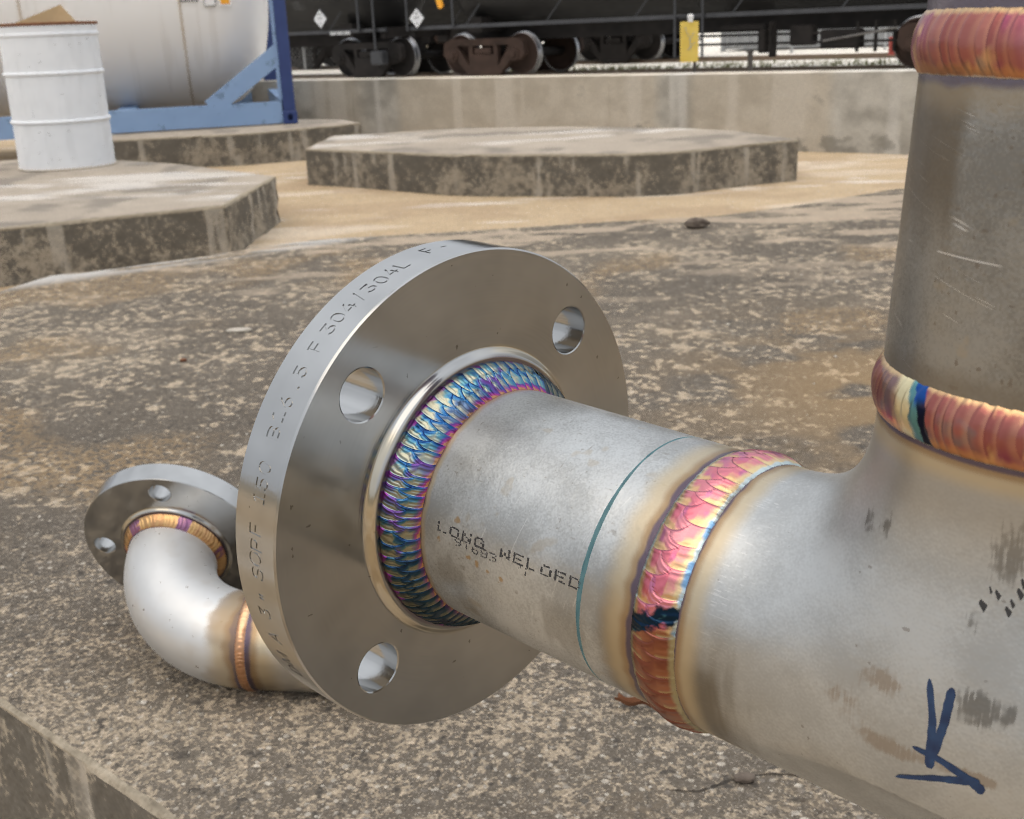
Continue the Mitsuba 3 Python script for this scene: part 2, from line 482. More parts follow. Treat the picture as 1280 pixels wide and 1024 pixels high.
def branch_weld_color(seed, notch, tone):
    def fn(p, n, uv):
        s, t = uv.x, uv.y
        f, k = simple_dr(s / BR_P, t)
        g = fbm(s * 450, t * 5, seed, 3)
        rnd = cell_rand(k + 1000, seed)
        band = fbm(s * 170 + seed, t * 1.2, 3.0, 2)
        c = mix((0.30, 0.09, 0.085), (0.42, 0.16, 0.13), rnd)
        c = mix(c, (0.30, 0.075, 0.14), 0.8 * smoothstep(0.42, 0.62, band))
        c = mix(c, (0.74, 0.46, 0.22), 0.75 * smoothstep(0.57, 0.72, fbm(s * 210 + 3, t * 1.5, 7.0 + seed, 3)))
        c = mix(c, (0.22, 0.18, 0.18), 0.7 * smoothstep(0.54, 0.70, fbm(s * 130 + 9, t * 2, 1.0 + seed, 3)))
        c = mix(c, tone, 0.25 * smoothstep(0.5, 0.9, f))
        c = mix(c, (0.74, 0.52, 0.26), 0.75 * smoothstep(0.37, 0.46, t - 0.5 + 0.10 * (g - 0.5)))
        c = mix(c, (0.66, 0.32, 0.12), 0.6 * smoothstep(0.26, 0.42, 0.5 - t + 0.12 * (g - 0.5)))
        if notch is not None:
            a = s / 0.0455 + PI * 0.35
            d = a - notch + 0.10 * (t - 0.5) + 0.05 * (g - 0.5)
            c = mix(c, (0.78, 0.68, 0.42), smoothstep(0.13, 0.05, dr.abs(d + 0.11)))
            c = mix(c, (0.12, 0.28, 0.30), smoothstep(0.055, 0.03, dr.abs(d + 0.045)))
            c = mix(c, (0.02, 0.08, 0.30), smoothstep(0.045, 0.03, dr.abs(d + 0.01)) * smoothstep(0.55, 0.75, t))
            c = mix(c, (0.01, 0.012, 0.03), smoothstep(0.035, 0.022, dr.abs(d - 0.01 * g)) * smoothstep(0.85, 0.6, t))
        c = mix(c, (0.74, 0.70, 0.60), 0.7 * smoothstep(0.455, 0.48, 0.5 - t + 0.03 * (g - 0.5)))
        c = mix(c, (0.10, 0.10, 0.15), smoothstep(0.475, 0.495, dr.abs(t - 0.5)))
        return c
    return fn


def weld_bump(P):
    return lambda p, n, uv: 0.00003 * fbm(uv.x * 900, uv.y * 14, 1.0, 3)


mat('weld_fillet', fillet_color, 0.24, 1.0, weld_bump(0), 2e-4)
mat('weld_butt', butt_color, 0.30, 1.0, weld_bump(0), 2e-4)
mat('weld_branch', branch_weld_color(1.0, 4.245, (0.74, 0.42, 0.26)), 0.33, 1.0, weld_bump(0), 2e-4)
mat('weld_upper', branch_weld_color(4.0, None, (0.70, 0.36, 0.22)), 0.36, 1.0, weld_bump(0), 2e-4)


def far_weld_color(p, n, uv):
    s, t = uv.x, uv.y
    g = fbm(s * 300, t * 4, 3.0, 3)
    c = mix((0.52, 0.28, 0.14), (0.70, 0.46, 0.20), noise(s * 420, t * 1.0))
    c = mix(c, (0.22, 0.09, 0.26), smoothstep(0.66, 0.74, fbm(s * 70 + 2, 1.0, 1.0, 3) + 0.2 * (g - 0.5)) * 0.8)
    c = mix(c, (0.62, 0.25, 0.22), smoothstep(0.45, 0.62, noise(s * 60 + 7)) * 0.7)
    return mix(c, (0.10, 0.10, 0.20), smoothstep(0.42, 0.49, dr.abs(t - 0.5)))


def far_butt_color(p, n, uv):
    s, t = uv.x, uv.y
    c = mix((0.52, 0.27, 0.15), (0.66, 0.38, 0.22), noise(s * 500, t * 1.5))
    c = mix(c, (0.80, 0.62, 0.38), 0.5 * smoothstep(0.55, 0.75, fbm(s * 60, t * 2)))
    return mix(c, (0.10, 0.14, 0.30), smoothstep(0.40, 0.47, dr.abs(t - 0.5)))


mat('weld_far_fillet', far_weld_color, 0.28, 1.0)
mat('weld_far_butt', far_butt_color, 0.30, 1.0)


def elbow_color(p, n, uv):
    x, s = uv.x, uv.y
    c = mix((0.60, 0.605, 0.60), (0.70, 0.705, 0.70), fbm(x * 40, s * 40, 1.0, 4))
    c = mix(c, (0.60, 0.58, 0.55), 0.35 * smoothstep(0.60, 0.80, fbm(x * 70 + 3, s * 70, 6.0, 3)))
    c = mix(c, (0.22, 0.18, 0.14), 0.8 * smoothstep(0.87, 0.91, fbm(x * 210, s * 210, 2.0, 2)))
    wob = 0.010 * (fbm(x * 60, s * 60, 4.0, 3) - 0.5)
    burn = smoothstep(0.026, 0.018, 0.1745 - x + 1.1 * wob + 0.004 * (fbm(x * 200, s * 200, 8.0, 2) - 0.5)) * smoothstep(0.40, 0.58, fbm(s * 22 + 1.5, x * 8, 3.0, 3))
    c = tint(c, 0.1745 - x + wob, 0.026)
    return mix(c, (0.26, 0.18, 0.11), 0.65 * burn)


mat('steel_elbow', elbow_color, lambda p, n, uv: 0.42 + 0.12 * fbm(uv.x * 60, uv.y * 60, 4.0, 3), 0.75)


def stub_color(p, n, uv):
    x, s = uv.x, uv.y
    c = mix((0.50, 0.48, 0.44), (0.62, 0.60, 0.56), fbm(x * 40, s * 40, 1.0, 4))
    return tint(c, x - 0.006 + 0.006 * (fbm(x * 60, s * 60, 4.0, 3) - 0.5), 0.035)


mat('steel_stub', stub_color, 0.38, 1.0)
mat('marker_teal', lambda p, n, uv: mix((0.03, 0.10, 0.12), (0.10, 0.20, 0.22), fbm(uv.x * 900, uv.y * 300, 1.0, 3)), 0.45)
mat('marker_blue', lambda p, n, uv: mix((0.006, 0.012, 0.045), (0.022, 0.055, 0.125), fbm(p.x * 400, p.y * 400, p.z * 260, 3)), 0.42)
mat('print_ink', (0.03, 0.03, 0.032), 0.55)


# ------------------------------------------------------------------ concrete, earth
def slab_top_color(p, n, uv):
    x, y = p.x, p.y
    wx = x + 0.02 * (fbm(x * 14, y * 14, 1.0, 2) - 0.5)
    wy = y + 0.02 * (fbm(x * 14, y * 14, 5.0, 2) - 0.5)
    far = smoothstep(0.95, 1.9, y + 0.4 * (fbm(x * 5, y * 5, 2.0, 2) - 0.5))
    b = fbm(wx * 190 + 4, wy * 190, 2.0, 4)
    near_v = 0.14 * noise(wx * 45, wy * 45) + 0.22 * noise(wx * 120, wy * 120, 2) + 0.34 * noise(wx * 270, wy * 270, 4) + 0.30 * noise(wx * 520, wy * 520, 6)
    far_v = 0.16 * noise(wx * 22, wy * 22, 8) + 0.38 * noise(wx * 62, wy * 62, 3) + 0.30 * noise(wx * 130, wy * 130, 5) + 0.16 * noise(wx * 260, wy * 260, 7)
    v = near_v * (1 - far) + far_v * far
    big = fbm(x * 2.3 + 3, y * 2.3, 6.0, 3)
    mid = fbm(x * 8, y * 8, 3.0, 3)
    grain = noise(x * 430, y * 430)
    g2 = noise(x * 1000, y * 1000, 4)
    dark = mix((0.062, 0.052, 0.042), (0.148, 0.125, 0.099), b * 0.6 + mid * 0.4)
    pale = mix((0.31, 0.25, 0.178), (0.49, 0.40, 0.295), 0.6 * grain + 0.4 * g2)
    thr = 0.575 + 0.035 * far - 0.20 * (big - 0.5) - 0.20 * (mid - 0.5)
    worn = smoothstep(1.15, 0.70, y + 0.6 * (mid - 0.5) - 0.30 * x)        # the trodden near edge has lost more of its crust
    m = smoothstep(thr - 0.12 + 0.07 * far, thr + 0.15 - 0.08 * far, v)
    c = mix(dark, pale, 0.9 * m)
    c = mix(c, (0.30, 0.255, 0.195), 0.15 * smoothstep(0.40, 0.75, big) + 0.10 * worn)
    # grains of bare aggregate, of all sizes
    d1, d2, r1 = voronoi(x * 120 + 3 * mid, y * 120)
    e1, e2, r2 = voronoi(x * 330, y * 330 + 2 * b)
    agg = smoothstep(0.10 + 0.38 * r1, 0.04 + 0.25 * r1, d1) * smoothstep(0.60, 0.66, cell_rand(r1 * 917, 2.0)) * smoothstep(0.42, 0.62, b + 0.25 * worn)
    sand = smoothstep(0.12 + 0.35 * r2, 0.04 + 0.22 * r2, e1)
    c = mix(c, mix((0.16, 0.14, 0.12), (0.56, 0.51, 0.43), cell_rand(r1 * 613, 5.0)), 0.7 * agg)
    c = mix(c, mix((0.09, 0.08, 0.07), (0.50, 0.44, 0.36), cell_rand(r2 * 733, 1.0)), 0.45 * sand)
    c = c * (0.70 + 0.60 * (0.5 * grain + 0.5 * g2))
    c = mix(c, (0.05, 0.042, 0.035), 0.8 * crack(x, y))
    c = mix(c, (0.05, 0.045, 0.040), 0.7 * smoothstep(0.70, 0.78, fbm(x * 95 + 2, y * 95, 7.0, 3)))
    och = smoothstep(0.54, 0.70, fbm(x * 3.1 + 8, y * 3.1, 9.0, 3)) * smoothstep(0.35, 0.6, b)
    och2 = dr.exp(-dr.square((x - 0.62) / 0.30) - dr.square((y - 1.75) / 0.42)) * smoothstep(0.38, 0.62, fbm(x * 9, y * 9, 4.0, 4))
    c = mix(c, (0.36, 0.235, 0.11), 0.38 * dr.maximum(och, 1.3 * och2))
    # blown sand and cement film along the far side
    film = smoothstep(0.50, 0.62, fbm(x * 4, y * 12, 11.0, 4) + 0.20 * smoothstep(2.7, 3.9, y) * smoothstep(-0.3, 0.7, x) - 0.08)
    c = mix(c, (0.40, 0.325, 0.245), 0.75 * film * smoothstep(2.0, 3.5, y))
    pale2 = smoothstep(0.50, 0.58, fbm(x * 2.2 + 6, y * 16 - x * 8, 2.0, 4) + 0.10) * smoothstep(0.16, 0.02, dr.abs(y - 3.79 - 0.62 * x)) * smoothstep(-0.3, -0.5, x)
    return mix(c, (0.47, 0.46, 0.44), 0.8 * pale2)


def crack(x, y):
    w = 0.0045 * (fbm(x * 60, y * 60, 3.0, 3) - 0.5)
    line = y - 0.790 - 0.10 * (x - 0.12) - w + 0.006 * dr.sin(x * 60)
    return smoothstep(0.0016, 0.0006, dr.abs(line)) * smoothstep(0.105, 0.118, x) * smoothstep(0.36, 0.30, x)


def slab_bump(p, n, uv):
    x, y, z = p.x, p.y, p.z
    d1, d2, r1 = voronoi(x * 120, y * 120)
    return -0.0025 * crack(x, y) + 0.0032 * fbm(x * 60, y * 60, z * 60, 4) + 0.0014 * noise(x * 430, y * 430, z * 430) + 0.0010 * smoothstep(0.4, 0.1, d1) * r1


def stained_side(p, n, uv):
    x, y, z = p.x, p.y, p.z
    a = fbm(x * 4, y * 4, z * 3, 4)
    b = 0.2 * noise(x * 18, y * 18, z * 12) + 0.25 * noise(x * 45, y * 45, z * 30) + 0.25 * noise(x * 110, y * 110, z * 80) + 0.30 * noise(x * 260, y * 260, z * 220)
    run = fbm(x * 15, y * 15, z * 0.9, 4)
    c = mix((0.080, 0.072, 0.060), (0.175, 0.157, 0.130), b)
    pale = mix((0.27, 0.235, 0.18), (0.42, 0.36, 0.28), b)
    # dark growth clings below the top edge; lower down it has flaked off the pale cement
    flaked = smoothstep(-0.16, -0.40, z + 0.10 * (run - 0.5))
    c = mix(c, pale, 0.75 * smoothstep(0.46, 0.62, 0.35 * a + 0.40 * run + 0.95 * (b - 0.5) + 0.02 + 0.13 * flaked))
    c = mix(c, (0.40, 0.365, 0.31), 0.6 * smoothstep(0.60, 0.68, run))
    return c * (0.85 + 0.3 * noise(x * 260, y * 260, z * 260))


def pad_top_color(p, n, uv):
    x, y = p.x, p.y
    a = fbm(x * 2.2, y * 2.2, 1.0, 4)
    b = fbm(x * 12, y * 12, 4.0, 4)
    c = mix((0.24, 0.205, 0.165), (0.42, 0.365, 0.30), 0.6 * a + 0.4 * b)
    c = mix(c, (0.15, 0.135, 0.12), 0.6 * smoothstep(0.55, 0.68, fbm(x * 3 + 7, y * 3, 8.0, 3)))
    c = mix(c, (0.60, 0.575, 0.54), 0.55 * smoothstep(0.62, 0.74, fbm(x * 1.4 + 2, y * 4.5, 5.0, 5)))
    return c * (0.78 + 0.2 * noise(x * 160, y * 160))


mat('slab_top', slab_top_color, 0.92, bump=slab_bump, eps=8e-4, spec=0.25)
mat('slab_side', stained_side, 0.93, bump=lambda p, n, uv: 0.006 * fbm(p.x * 30, p.y * 30, p.z * 30, 4), eps=1.5e-3, spec=0.2)
mat('pad_top', pad_top_color, 0.93, bump=lambda p, n, uv: 0.006 * fbm(p.x * 14, p.y * 14, p.z * 14, 4), eps=3e-3, spec=0.2)
mat('worn_edge', lambda p, n, uv: mix((0.13, 0.11, 0.08), (0.50, 0.43, 0.33), fbm(p.x * 90, p.y * 90, p.z * 90, 3) * 0.8 + 0.3 * (noise(p.x * 420, p.y * 420, p.z * 420) - 0.3)), 0.93,
    bump=lambda p, n, uv: 0.004 * fbm(p.x * 90, p.y * 90, p.z * 90, 3), eps=8e-4, spec=0.2)


def wall_color(p, n, uv):
    along = p.x * 0.828 - p.y * 0.56
    z = p.z
    a = fbm(along * 1.6, z * 2.0, 3.0, 4)
    b = fbm(along * 7, z * 9, 5.0, 4)
    c = mix((0.28, 0.262, 0.225), (0.48, 0.455, 0.40), smoothstep(0.25, 0.75, 0.5 * a + 0.5 * b))
    run = fbm(along * 4.5, z * 0.45, 7.0, 3)
    c = mix(c, (0.52, 0.50, 0.455), 0.75 * smoothstep(0.56, 0.68, run))
    c = mix(c, (0.50, 0.43, 0.33), 0.5 * smoothstep(0.56, 0.66, fbm(along * 1.1 + 4, z * 0.2, 1.0, 2)))
    c = mix(c, (0.12, 0.11, 0.09), 0.6 * smoothstep(0.60, 0.75, b * 0.6 + 0.4 * fbm(along * 2, 2.0, 2.0, 3) + 0.18 * smoothstep(-0.28, -0.48, z) - 0.05))
    return c * (0.92 + 0.16 * noise(along * 120, z * 120))


mat('wall_concrete', wall_color, 0.93, bump=lambda p, n, uv: 0.006 * fbm(p.x * 12, p.y * 12, p.z * 12, 4), eps=3e-3, spec=0.2)


def sand_color(p, n, uv):
    x, y = p.x, p.y
    a = fbm(x * 0.7, y * 1.4, 2.0, 4)
    b = fbm(x * 9, y * 9, 4.0, 4)
    c = mix((0.30, 0.225, 0.142), (0.43, 0.335, 0.222), 0.6 * a + 0.4 * b)
    c = mix(c, (0.50, 0.43, 0.345), 0.6 * smoothstep(0.50, 0.65, fbm(x * 0.9 + 5, y * 2.0, 8.0, 3)))
    c = mix(c, (0.62, 0.60, 0.57), 0.4 * smoothstep(0.66, 0.78, fbm(x * 1.3 + 1, y * 4.0, 3.0, 4)))
    d1, d2, r1 = voronoi(x * 28, y * 28)
    c = mix(c, mix((0.20, 0.16, 0.12), (0.55, 0.50, 0.43), cell_rand(r1 * 512, 3.0)), 0.7 * smoothstep(0.26, 0.16, d1) * smoothstep(0.72, 0.76, r1))
    c = mix(c, (0.28, 0.20, 0.13), 0.45 * smoothstep(0.54, 0.66, fbm(x * 2.1 + 3, y * 3.0, 6.0, 4)))
    return c * (0.85 + 0.3 * noise(x * 120, y * 120))


mat('sand', sand_color, 0.95, bump=lambda p, n, uv: 0.010 * fbm(p.x * 18, p.y * 18, 1.0, 4), eps=3e-3, spec=0.15)


def yard_color(p, n, uv):
    x, y = p.x, p.y
    c = mix((0.50, 0.47, 0.41), (0.68, 0.65, 0.59), fbm(x * 0.5, y * 0.5, 1.0, 4))
    return c * (0.85 + 0.3 * fbm(x * 9, y * 9, 2.0, 3))


mat('gravel', yard_color, 0.95, spec=0.15)
mat('dry_earth', lambda p, n, uv: mix((0.13, 0.11, 0.075), (0.26, 0.215, 0.15), fbm(p.x * 0.3, p.y * 0.3, 1.0, 5)), 0.95, spec=0.15)
mat('grass', lambda p, n, uv: mix((0.14, 0.16, 0.07), (0.34, 0.33, 0.19), fbm(p.x * 6, p.y * 6, p.z * 6, 3)), 0.9, spec=0.15)

# ------------------------------------------------------------------ paints and other materials
mat('drum_white', lambda p, n, uv: mix((0.70, 0.725, 0.75), (0.79, 0.81, 0.83), fbm(p.x * 9, p.y * 9, p.z * 9, 3)) * (1 - 0.25 * smoothstep(0.78, 0.86, fbm(p.x * 40, p.y * 40, p.z * 40, 2))) * (1 - 0.07 * smoothstep(0.52, 0.75, fbm(p.x * 16, p.y * 16, p.z * 2.5, 4))), 0.35)
mat('rust', lambda p, n, uv: mix((0.11, 0.045, 0.025), (0.26, 0.12, 0.06), fbm(p.x * 60, p.y * 60, p.z * 60, 3)), 0.85, spec=0.2)
mat('cardboard', lambda p, n, uv: mix((0.42, 0.29, 0.16), (0.50, 0.36, 0.21), fbm(p.x * 20, p.y * 20, p.z * 80, 3)), 0.85, spec=0.15)


def tank_paint(p, n, uv):
    x, s = uv.x, uv.y
    c = mix((0.82, 0.81, 0.79), (0.87, 0.865, 0.85), fbm(x * 1.3, s * 1.3, 2.0, 3))
    run = fbm(x * 14, s * 1.2, 3.0, 3)
    c = mix(c, (0.55, 0.51, 0.45), 0.20 * smoothstep(0.62, 0.80, run))
    return c


mat('tank_white', tank_paint, 0.38)
mat('tank_seam', lambda p, n, uv: mix((0.50, 0.42, 0.32), (0.66, 0.62, 0.56), fbm(p.x * 5, p.y * 5, p.z * 5, 3)), 0.6)
mat('light_blue', lambda p, n, uv: mix((0.20, 0.31, 0.50), (0.26, 0.38, 0.575), fbm(p.x * 4, p.y * 4, p.z * 4, 3)) * (1 - 0.35 * smoothstep(0.66, 0.76, fbm(p.x * 25, p.y * 25, p.z * 12, 3))), 0.42)
mat('navy_blue', lambda p, n, uv: mix((0.024, 0.042, 0.14), (0.036, 0.062, 0.19), fbm(p.x * 6, p.y * 6, p.z * 6, 3)), 0.42)
mat('car_black', lambda p, n, uv: mix((0.012, 0.012, 0.013), (0.030, 0.029, 0.028), fbm(p.x * 2, p.y * 2, p.z * 2, 4)), 0.42)
mat('car_grey', lambda p, n, uv: mix((0.030, 0.032, 0.036), (0.060, 0.062, 0.068), fbm(p.x * 7, p.y * 7, p.z * 7, 3)), 0.5)
mat('truck_brown', lambda p, n, uv: mix((0.025, 0.018, 0.015), (0.088, 0.055, 0.043), fbm(p.x * 5, p.y * 5, p.z * 5, 4)), 0.8, spec=0.2)
mat('truck_dark', lambda p, n, uv: mix((0.010, 0.010, 0.010), (0.035, 0.030, 0.028), fbm(p.x * 5, p.y * 5, p.z * 5, 4)), 0.75, spec=0.2)
mat('wheel_tread', (0.42, 0.42, 0.43), 0.28, 1.0)
mat('placard_white', lambda p, n, uv: mix((0.55, 0.56, 0.58), (0.72, 0.73, 0.75), fbm(p.x * 14, p.y * 14, p.z * 14, 2)), 0.6)
mat('yellow_paint', lambda p, n, uv: mix((0.62, 0.43, 0.06), (0.74, 0.56, 0.14), fbm(p.x * 12, p.y * 12, p.z * 12, 3)), 0.6)
mat('orange_paint', (0.80, 0.36, 0.03), 0.5)
mat('faded_grey', (0.42, 0.43, 0.44), 0.7)
mat('letter_black', (0.03, 0.03, 0.035), 0.6)
mat('letter_grey', (0.20, 0.20, 0.20), 0.6)
mat('white_paint', (0.74, 0.74, 0.73), 0.5)
mat('dull_steel', lambda p, n, uv: mix((0.16, 0.15, 0.14), (0.30, 0.29, 0.28), fbm(p.x * 9, p.y * 9, p.z * 9, 3)), 0.5, 0.7)
mat('dark_post', (0.055, 0.048, 0.042), 0.7)
mat('rail_rust', (0.23, 0.17, 0.125), 0.7)
mat('old_sleeper', lambda p, n, uv: mix((0.22, 0.19, 0.15), (0.36, 0.31, 0.25), fbm(p.x * 9, p.y * 9, p.z * 9, 3)), 0.9, spec=0.2)
mat('timber', lambda p, n, uv: mix((0.022, 0.019, 0.017), (0.06, 0.05, 0.042), fbm(p.x * 20, p.y * 20, p.z * 4, 3)), 0.85, spec=0.2)
mat('building_white', lambda p, n, uv: mix((0.66, 0.66, 0.64), (0.76, 0.76, 0.745), fbm(p.x * 0.4, p.y * 0.4, p.z * 0.6, 3)), 0.6)
mat('building_blue', lambda p, n, uv: mix((0.50, 0.56, 0.62), (0.60, 0.65, 0.70), fbm(p.x * 0.8, p.y * 0.8, p.z * 0.8, 3)), 0.6)
mat('dark_opening', (0.05, 0.055, 0.06), 0.3)
mat('red_paint', (0.36, 0.06, 0.045), 0.6)
mat('grey_paint', (0.30, 0.31, 0.32), 0.6)
mat('rock', lambda p, n, uv: mix((0.07, 0.055, 0.045), (0.19, 0.155, 0.125), fbm(p.x * 90, p.y * 90, p.z * 90, 3)), 0.85, spec=0.2)
mat('pale_chip', lambda p, n, uv: mix((0.36, 0.32, 0.27), (0.56, 0.52, 0.45), noise(p.x * 240, p.y * 240, p.z * 240)), 0.9, spec=0.2)


# ------------------------------------------------------------------ ground
def ground_patch(x0, x1, y0, y1, nx, ny, zf):
    X, Y = np.meshgrid(np.linspace(x0, x1, nx), np.linspace(y0, y1, ny), indexing='ij')
    P = np.stack([X, Y, zf(X, Y)], -1)
    return P.reshape(-1, 3), grid(P)


WALL_A, WALL_B, WALL_TOP = np.array([-2.092, 12.716]), np.array([3.131, 9.183]), 0.108
WD = (WALL_B - WALL_A) / np.linalg.norm(WALL_B - WALL_A)
WN = np.array([WD[1], -WD[0]])
WN = WN if WN[1] < 0 else -WN                      # towards the camera


def wall_dist(X, Y):
    return (X - WALL_A[0]) * WN[0] + (Y - WALL_A[1]) * WN[1]


def yard_z(X, Y):
    d = wall_dist(X, Y)
    z = -0.462 - 0.048 * np.clip((2.2 - d) / 2.2, 0, 1)
    rel = meshkit.fbm(np.stack([X * 0.9, Y * 0.9, X * 0], -1), 3, 4) - 0.5
    return z + 0.03 * rel


g = ground_patch(-14, 14, -9, 17, 180, 170, yard_z)
struct('sandy_ground', g, 'sand', 'bare tan sandy ground between the octagonal concrete pads', smooth=True)
big = ground_patch(-1500, 1500, -900, 2400, 2, 2, lambda X, Y: X * 0 - 0.66)
struct('far_ground', big, 'dry_earth', 'flat pale ground reaching to the horizon beyond the rail yard')

# raised gravel yard behind the wall
RD = np.array([0.806, -0.592, 0.0])
RN = np.array([-0.592, -0.806, 0.0])
RO = np.array([0.961, 24.941, -0.44])


def rail_pt(s, k=0.0, z=0.0):
    """s along the track, k towards the camera, z above the rail head"""
    return RO + RD * s + RN * k + np.array([0, 0, z])


c0 = np.array([*(WALL_A + WD * -30 - WN * 0.15), 0])
c1 = np.array([*(WALL_A + WD * 40 - WN * 0.15), 0])
back = -np.array([*WN, 0])
P = np.stack([np.stack([c0 + back * k, c1 + back * k]) for k in (0.0, 60.0, 400.0)])
P[..., 2] = -0.50
struct('rail_yard', (P.reshape(-1, 3), grid(P)), 'gravel', 'pale gravel yard behind the retaining wall under the rail cars')


# ------------------------------------------------------------------ pads and wall
def inset(poly, d):
    from shapely.geometry import Polygon
    return Polygon(poly).buffer(-d, join_style=2)


def pad(name, poly, ztop, zbot, label, top_mat, chamfer=0.012, seed=1, step=0.08, rough=0.010, side_mat='slab_side'):
    """a cast concrete pad: worn top edge, uneven sides"""
    poly = np.array(poly, float)
    if np.sum(poly[:, 0] * np.roll(poly[:, 1], -1) - poly[:, 1] * np.roll(poly[:, 0], -1)) < 0:
        poly = poly[::-1]
    pts = []
    for a, b in zip(poly, np.roll(poly, -1, 0)):
        n = max(2, int(np.linalg.norm(b - a) / step))
        pts.append(a + (b - a) * np.arange(n)[:, None] / n)
    pts = np.vstack(pts)
    nxt, prv = np.roll(pts, -1, 0), np.roll(pts, 1, 0)
    tan = nxt - prv
    nrm = np.stack([tan[:, 1], -tan[:, 0]], 1)
    nrm /= np.linalg.norm(nrm, axis=1, keepdims=True)
    rings = []
    zs = np.linspace(zbot, ztop - chamfer, 6)
    for z in zs:
        q = np.c_[pts * 9, np.full(len(pts), z * 9 + seed)]
        o = (meshkit.fbm(q, 5, seed) - 0.5) * 2 * rough - 2.2 * rough * np.clip(meshkit.fbm(q * 2.7 + 5, 3, seed + 2) - 0.60, 0, 1) * 4
        rings.append(np.c_[pts + nrm * o[:, None], np.full(len(pts), z)])
    k = thing(name, label, 'concrete pad')
    side = np.stack([np.vstack([r, r[:1]]) for r in rings])          # ring, point
    put('side', (side.reshape(-1, 3), grid(side)[:, ::-1]), side_mat, k, smooth=40)
    e = [rings[-1]]
    j = meshkit.fbm(np.c_[pts * 40, np.full(len(pts), seed * 3.0)], 4, seed + 5)
    j2 = meshkit.fbm(np.c_[pts * 13, np.full(len(pts), seed * 7.0)], 3, seed + 9)
    for f, dz in ((0.10, 0.45), (0.45, 0.12), (1.0, 0.0)):
        w = chamfer * (0.4 + 0.9 * j + 0.9 * j2)
        e.append(np.c_[pts - nrm * (w * f)[:, None], ztop - chamfer * dz * (0.5 + j)])
    edge = np.stack([np.vstack([r, r[:1]]) for r in e])
    put('worn_edge', (edge.reshape(-1, 3), grid(edge)[:, ::-1]), 'worn_edge', k, smooth=40)
    from shapely.geometry import Polygon
    v, f = trimesh.creation.triangulate_polygon(Polygon(e[-1][:, :2]).buffer(0), engine='earcut')
    put('top', (np.c_[v, np.full(len(v), ztop)], f), top_mat, k, smooth=False)
    return k


pad('concrete_pad', [(-0.2840, 0.7793), (-0.4883, 0.9604), (-1.62, 1.96), (-1.30, 2.80), (-1.205, 3.08), (-1.038, 3.1425), (-0.566, 3.453), (0.0244, 3.5064),
                     (0.3386, 3.545), (0.65, 3.56), (0.934, 3.701), (1.317, 3.95), (2.1, 3.6), (2.75, 2.4), (2.6, 0.4), (1.55, -0.75), (1.0, -0.36)],
    0.0, -0.50, 'large weathered foreground concrete pad with dark lichen and tan blotches under the elbow spool', 'slab_top', chamfer=0.0045, seed=2, step=0.012, rough=0.004)
pad('concrete_pad', [(-1.3505, 5.7765), (-1.3037, 6.9023), (-2.15, 7.90), (-3.2, 8.75), (-4.9, 8.2), (-5.4, 6.6), (-4.6, 4.9), (-3.2, 4.86), (-2.2786, 5.3435)],
    -0.2, -0.50, 'concrete pad at left that the white drum stands on', 'pad_top', chamfer=0.016, seed=5)
pad('concrete_pad', [(-1.3818, 8.4971), (-1.3233, 9.46), (-0.3025, 9.67), (0.4739, 9.404), (1.3109, 8.808), (1.6581, 8.4221), (1.9042, 7.6406), (1.0801, 7.2559),
                     (0.7497, 7.2585), (-0.3364, 7.6755)],
    -0.2, -0.50, 'octagonal concrete pad in the middle in front of the long wall', 'pad_top', chamfer=0.016, seed=8)
pad('concrete_pad', [(-3.55, 10.05), (-2.1363, 10.0935), (-1.22, 10.70), (-1.45, 11.25), (-2.6, 11.95), (-4.2, 11.3)],
    -0.2, -0.52, 'concrete pad below the blue corner post of the tank frame', 'pad_top', chamfer=0.016, seed=11)

# retaining wall in cast lengths with open joints
wl = thing('retaining_wall', 'long low pale concrete retaining wall with stains below the rail cars', 'wall')
s = -14.0
k = 0
rng = np.random.default_rng(4)
while s < 16:
    L = 2.95
    a = np.array([*(WALL_A + WD * (s + 0.001)), 0])
    b = np.array([*(WALL_A + WD * (s + L - 0.001)), 0])
    off = rng.uniform(-0.006, 0.006)
    n3 = np.array([*WN, 0])
    zc = (WALL_TOP - 0.72) / 2
    m = bar(np.array([a[0], a[1], zc]) - n3 * (0.16 - off), np.array([b[0], b[1], zc]) - n3 * (0.16 - off), 0.32, WALL_TOP + 0.72, bevel=0.003)
    put('wall_panel', m, 'wall_concrete', wl, smooth=False)
    s += L

# ------------------------------------------------------------------ the big pipe spool
sp = thing('pipe_spool', 'large stainless pipe spool with slotted flange, tee and rainbow coloured weld beads in the foreground', 'pipe spool')

# flange with hub, four bolt holes and stamped letters
FT = 0.0233
prof = [(0.0430, -FT + 0.002), (0.0640, -FT + 0.002), (0.0650, -FT), (0.0945, -FT), (0.09525, -FT + 0.0008), (0.09525, -0.0007), (0.0946, 0.0)]
prof += [(0.0580, 0.0), (0.0572, 0.0003), (0.0565, 0.0010), (0.0557, 0.0021), (0.0549, 0.0029), (0.0540, 0.0033), (0.0430, 0.0034)]


